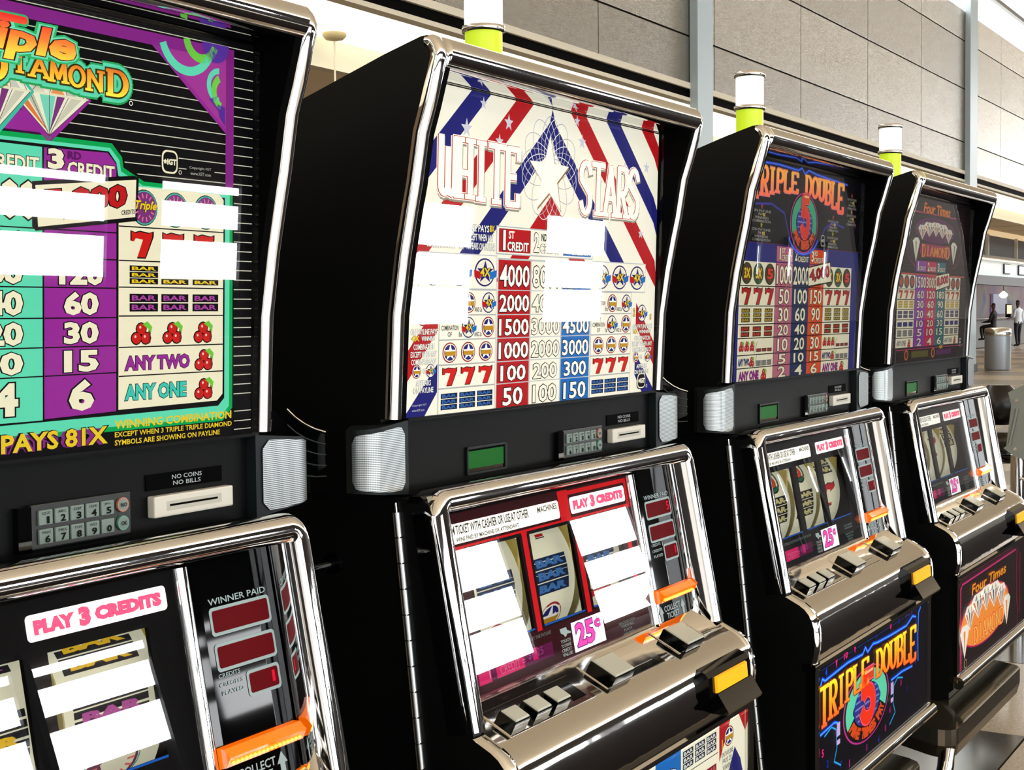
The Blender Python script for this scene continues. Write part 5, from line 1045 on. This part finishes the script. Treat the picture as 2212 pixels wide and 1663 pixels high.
# steel litter bin before the column
o = empty('litter_bin', (34.9, 7.95, 0), 'brushed steel litter bin standing by the right-hand column', 'litter bin')
b = MB(); b.lathe((0, 0, 0), [(.29, 0), (.30, .03), (.30, .80)], mat('bin_steel', (176, 186, 198), .42, .6)); b.build('body', o)
b = MB(); b.lathe((0, 0, .80), [(.30, 0), (.305, .02), (.305, .16), (.27, .19), (.15, .20)], mat('bin_rim', (225, 225, 222), .2, 1)); b.build('rim', o)

# ------------------------------------------------------------------ people in the distance
def figure(name, joints, links, mats, parent):
    me = bpy.data.meshes.new(name); keys = list(joints); me.from_pydata([joints[k][:3] for k in keys], [(keys.index(a), keys.index(c)) for a, c in links], [])
    o = bpy.data.objects.new(name, me); C.objects.link(o); o.parent = parent
    sk = o.modifiers.new('s', 'SKIN'); me.skin_vertices[0].data[0].use_root = True
    for i, k in enumerate(keys): me.skin_vertices[0].data[i].radius = (joints[k][3], joints[k][3]*(joints[k][4] if len(joints[k]) > 4 else 1)); me.skin_vertices[0].data[i].use_root = (i == 0)
    o.modifiers.new('u', 'SUBSURF').levels = 1; o.modifiers['u'].render_levels = 1
    dg = bpy.context.evaluated_depsgraph_get(); m2 = bpy.data.meshes.new_from_object(o.evaluated_get(dg)); o.modifiers.clear(); o.data = m2
    m2.materials.clear()
    for m in mats: m2.materials.append(m)
    for p in m2.polygons: p.use_smooth = True
    return o
def person(loc, label, seated, shirt, legs, rot):
    T = empty('person', loc, label, 'person'); T.rotation_euler.z = rot
    skin = mat('skin', (120, 84, 66), .5); sh = mat('shirt_%d' % shirt[0], shirt, .7); tr = mat('trousers_%d' % legs[0], legs, .7); hr = mat('hair', (18, 14, 12), .6)
    h = 0 if not seated else -.12
    J = {'pel': (0, 0, .96+h, .15, .8), 'bel': (0, 0, 1.10+h, .15, .75), 'che': (0, .01, 1.34+h, .17, .65), 'nk0': (0, .01, 1.49+h, .07), 'nk': (0, 0, 1.56+h, .055), 'hd0': (0, -.015, 1.64+h, .078), 'hd': (0, -.01, 1.74+h, .085), 'hd2': (0, 0, 1.81+h, .06)}
    Lk = [('pel', 'bel'), ('bel', 'che'), ('che', 'nk0'), ('nk0', 'nk'), ('nk', 'hd0'), ('hd0', 'hd'), ('hd', 'hd2')]
    for s, t in ((-1, 'L'), (1, 'R')):
        J['sh'+t] = (s*.19, .01, 1.43+h, .065); J['el'+t] = (s*.25, -.06 if seated else .02, 1.15+h, .047)
        J['wr'+t] = (s*.16, -.30, 1.10+h, .033) if (seated or s > 0) else (s*.26, -.04, .90, .033)
        w_ = J['wr'+t]; J['pa'+t] = (w_[0]-s*.01, w_[1]-.05, w_[2]-(.0 if w_[1] < -.2 else .06), .034, .5)
        Lk += [('che', 'sh'+t), ('sh'+t, 'el'+t), ('el'+t, 'wr'+t), ('wr'+t, 'pa'+t)]
        p_ = J['pa'+t]; dn = (0, -1, -.15) if w_[1] < -.2 else (0, -.15, -1)
        for q, (dx, ln) in enumerate(((-.028, .07), (-.009, .085), (.009, .08), (.027, .06))):
            J['f%d%s' % (q, t)] = (p_[0]+dx, p_[1]+dn[1]*ln, p_[2]+dn[2]*ln, .009); Lk.append(('pa'+t, 'f%d%s' % (q, t)))
        J['th'+t] = (p_[0]-s*.045, p_[1]+dn[1]*.02, p_[2]+dn[2]*.02, .010); Lk.append(('pa'+t, 'th'+t))
        if seated:
            J['hi'+t] = (s*.10, -.02, .84, .095); J['kn'+t] = (s*.13, -.45, .80, .065); J['an'+t] = (s*.13, -.38, .38, .042); J['to'+t] = (s*.14, -.53, .33, .035)
        else:
            J['hi'+t] = (s*.10, 0, .90, .095); J['kn'+t] = (s*.115, -.02+.03*s, .50, .065); J['an'+t] = (s*.12, .02+.05*s, .09, .042); J['to'+t] = (s*.13, -.14+.05*s, .035, .036)
        Lk += [('pel', 'hi'+t), ('hi'+t, 'kn'+t), ('kn'+t, 'an'+t), ('an'+t, 'to'+t)]
    o = figure('body', J, Lk, [skin, sh, tr, hr], T)
    for p in o.data.polygons:
        c = p.center; z = c.z-h
        if z > 1.74 or (z > 1.62 and c.y > .02): p.material_index = 3
        elif z > 1.50: p.material_index = 0
        elif c.y < -.30 and z > 1.0 and not (seated and c.z < .9): p.material_index = 0
        elif c.z > (.93 if not seated else .90) : p.material_index = 1
        else: p.material_index = 2
    b = MB(); b.lathe((0, -.098, 1.70+h), [(.001, -.02), (.014, -.012), (.008, .03), (.001, .04)], skin, n=8); b.build('nose', T)
    for s in (-1, 1):
        b = MB(); b.lathe((s*.03, -.088, 1.745+h), [(.001, -.008), (.009, 0), (.001, .008)], white_pl, n=8); b.build('eye', T); b = MB(); b.lathe((s*.084, 0, 1.72+h), [(.001, -.03), (.014, 0), (.001, .03)], skin, n=8); b.build('ear', T)
    b = MB(); b.box(-.022, .022, -.094, -.086, 1.655+h, 1.663+h, mat('lips', (110, 50, 46), .5)); b.build('mouth', T)
    return T
person((54.0, 12.45, 0), 'person in black seated on a stool at the distant bar, seen from behind', True, (16, 15, 18), (20, 19, 22), math.radians(170))
person((57.3, 12.3, 0), 'person in a white shirt and dark trousers standing at the distant bar', False, (226, 232, 240), (26, 28, 38), math.radians(150))
o = empty('bar_stool', (54.0, 12.45, 0), 'bar stool under the seated person at the distant bar', 'stool'); b = MB(); b.lathe((0, 0, .66), [(.18, 0), (.2, .02), (.2, .05), (.17, .07)], dark); b.build('seat', o)
b = MB(); b.cyl((0, 0, .02), (0, 0, .66), .03, chrome, n=12); b.lathe((0, 0, 0), [(.2, 0), (.2, .015), (.03, .04)], chrome); b.build('pedestal', o)

# ------------------------------------------------------------------ stand and shelves under the machines
b = MB(); b.box(-1.2, 2.45, .84, 1.15, 0, H+BZ-.001, black); tag(b.build('machine_stand'), 'long black stand carrying the row of slot machines', 'stand')
steel = mat('polished_steel', (196, 188, 168), .12, .95, bump=(3, (1, 1, 1), .06, .01))
def shelf(x0, x1, label):
    o = empty('steel_shelf', ((x0+x1)/2, .56, H+BZ-.025), label, 'shelf', 'steel shelves under the machines'); w2 = (x1-x0)/2
    pl = [(-w2+.045, .08), (-w2+.004, .006), (-w2, -.006), (-w2+.001, -.016), (-w2+.006, -.024), (-w2+.013, -.029), (-w2+.024, -.030), (w2-.02, -.030), (w2-.004, -.022), (w2+.006, -.008), (w2+.045, .10), (w2+.045, .27), (-w2+.045, .27)]
    b = MB(); b.loft([[(x, y, 0) for x, y in pl], [(x, y, .024) for x, y in pl]], steel, False, caps=True); b.build('shelf_top', o)
    b = MB(); b.loft([[(x*.985, y+.004, -.018) for x, y in pl], [(x, y, 0) for x, y in pl]], mat('shelf_skirt', (110, 100, 86), .25, .8), False, caps=False); b.build('skirt', o)
    b = MB(); b.tube([(-w2+.014, -.016, -.006), (-w2+.006, -.016, -.03), (-w2+.0, -.012, -.055), (-w2-.004, -.006, -.075)], .012, chrome_soft, 14); b.build('corner_leg', o)
    b = MB(); b.box(-w2+.1, w2-.05, .15, .27, -.02, 0, black); b.build('bracket', o)
    return o
shelf(2.075, 2.525, 'polished steel shelf with a shiny corner leg under the fourth machine'); shelf(1.465, 1.915, 'polished steel shelf under the third machine'); shelf(.80, 1.25, 'polished steel shelf under the second machine'); shelf(.15, .60, 'polished steel shelf under the nearest machine')
# stool and a steel-plated folding stand farther down the aisle, seen past the last machine
o = empty('padded_stool', (7.25, 1.66, 0), 'black padded stool with a rounded back beyond the last machine', 'stool')
b = MB(); b.lathe((0, 0, .66), [(.17, 0), (.20, .02), (.20, .07), (.16, .10)], blackg); b.build('seat', o)
def pad(cx, cy, z0, z1, rx, ry, m, nm):
    b = MB(); rings = []
    for i in range(11): u = i/10; k = math.sin(math.pi*(.08+.84*u))**.45; rings.append([(cx+rx*k*math.cos(2*math.pi*j/20), cy+ry*k*math.sin(2*math.pi*j/20), z0+(z1-z0)*u) for j in range(20)])
    b.loft(rings, m, True, caps=True); b.build(nm, o)
cush = mat('black_vinyl', (16, 14, 13), .3, spec=.5); pad(-.02, -.02, .84, 1.035, .10, .10, cush, 'back_cushion'); pad(.05, -.03, .72, .80, .13, .10, mat('brown_vinyl', (60, 52, 44), .35), 'arm_cushion')
b = MB(); b.cyl((0, 0, .03), (0, 0, .66), .03, chrome, n=16); b.lathe((0, 0, 0), [(.22, 0), (.22, .015), (.04, .05)], chrome, n=24); b.tube([(0, .10, .70), (0, .08, .9)], .012, chrome); b.build('pedestal', o)
galv = mat('grey_steel_sheet', (165, 172, 166), .42, .7)
o = empty('steel_folding_stand', (6.6, 1.449, 0), 'grey steel plate stand on a chrome post at the right edge', 'stand')
q = 2.0625; ty = .702
def sc(x, y, z): return (x*q, (y+.62-ty)*q, H+z*q)
b = MB(); vs = [(.086, -.178), (.079, -.205), (.089, -.295), (.095, -.300), (.070, -.318), (-.06, -.35), (-.10, -.17), (.02, -.155), (.058, -.163)]
b.loft([[sc(0, y, z) for y, z in vs], [sc(.008, y, z) for y, z in vs]], galv, False, caps=True); b.build('plate', o)
for y, z in ((.068, -.195), (.070, -.300)):
    b = MB(); b.cyl(sc(-.004, y, z), sc(.001, y, z), .0045*q, chrome_soft, n=14); b.cyl(sc(-.006, y, z), sc(-.004, y, z), .0022*q, chrome, n=10); b.build('bolt', o)
b = MB(); b.cyl(sc(-.003, .066, -.212), sc(-.003, .082, -.292), .0035*q, galv, n=10); b.build('hinge_strip', o)
b = MB(); b.cyl((.02*q, (.068+.62-ty)*q, .03), sc(.02, .068, -.315), .016*q, chrome, n=20); b.lathe((.02*q, (.068+.62-ty)*q, 0), [(.2, 0), (.2, .012), (.04, .03)], chrome); b.build('post', o)
b = MB(); b.tube([sc(.0, .054, -.365), sc(-.02, .03, -.372), sc(-.02, -.03, -.369), sc(-.01, -.1, -.375)], .003*q, chrome); b.build('cable', o)
b = MB(); b.lathe(sc(.015, .035, -.180), [(.04, -.02), (.044, 0), (.044, .044), (.03, .06)], dark, n=16); b.build('knob', o)

# ------------------------------------------------------------------ the four machines
YB = (235, 190, 40); PB = (175, 80, 150); BB = (60, 110, 170); DK = (25, 25, 30)
B3Y = ('B', 3, YB, DK); B2P = ('B', 2, PB, DK); B3B = ('B', 3, BB, (15, 35, 70)); B3W = ('B', 3, (200, 190, 130), DK)
OX = [.5456, 1.17, 1.8249, 2.4755]; OY = [.0169, 0, -.01, -.0073]; G_ = 'row of chrome-edged slot machines'
machine(0, (OX[0], OY[0]), 'nearest slot machine with purple and green diamond pay table', G_, art_triple_diamond(), belly_four(), [[(B3Y, .0)], [(B2P, .046), (B3Y, -.006)], [(B3Y, .040), (B2P, .000), (('F',), -.042)]], (10, 10, 12), None, '', '1', False)
machine(1, (OX[1], OY[1]), 'slot machine with red, white and blue star-striped pay table', G_, art_white_stars(), belly_stars(), [[(('7',), .036), (B3B, -.004), (('S',), -.05)], [(B3B, -.002), (('S',), -.047), (('7',), .050)], [(('S',), .04), (B3B, .0), (('7',), -.046)]], (52, 4, 12), (225, 18, 26), '5', '1', True)
machine(2, (OX[2], OY[2]), 'slot machine with orange lettering and a big red 5 on both glasses', G_, art_triple_double(), belly_double(), [[(('5',), .03), (B3W, -.01)], [(('5',), .034), (B3W, -.012)], [(B3W, .036), (('7',), -.010)]], (8, 8, 12), None, '', '1', True)
machine(3, (OX[3], OY[3]), 'farthest slot machine with a jewel picture and glowing lower glass', G_, art_four_times(), belly_four(), [[(('C',), .0)], [(('7',), .01)], [(B3W, .02)]], (8, 8, 12), None, '', '1', True)
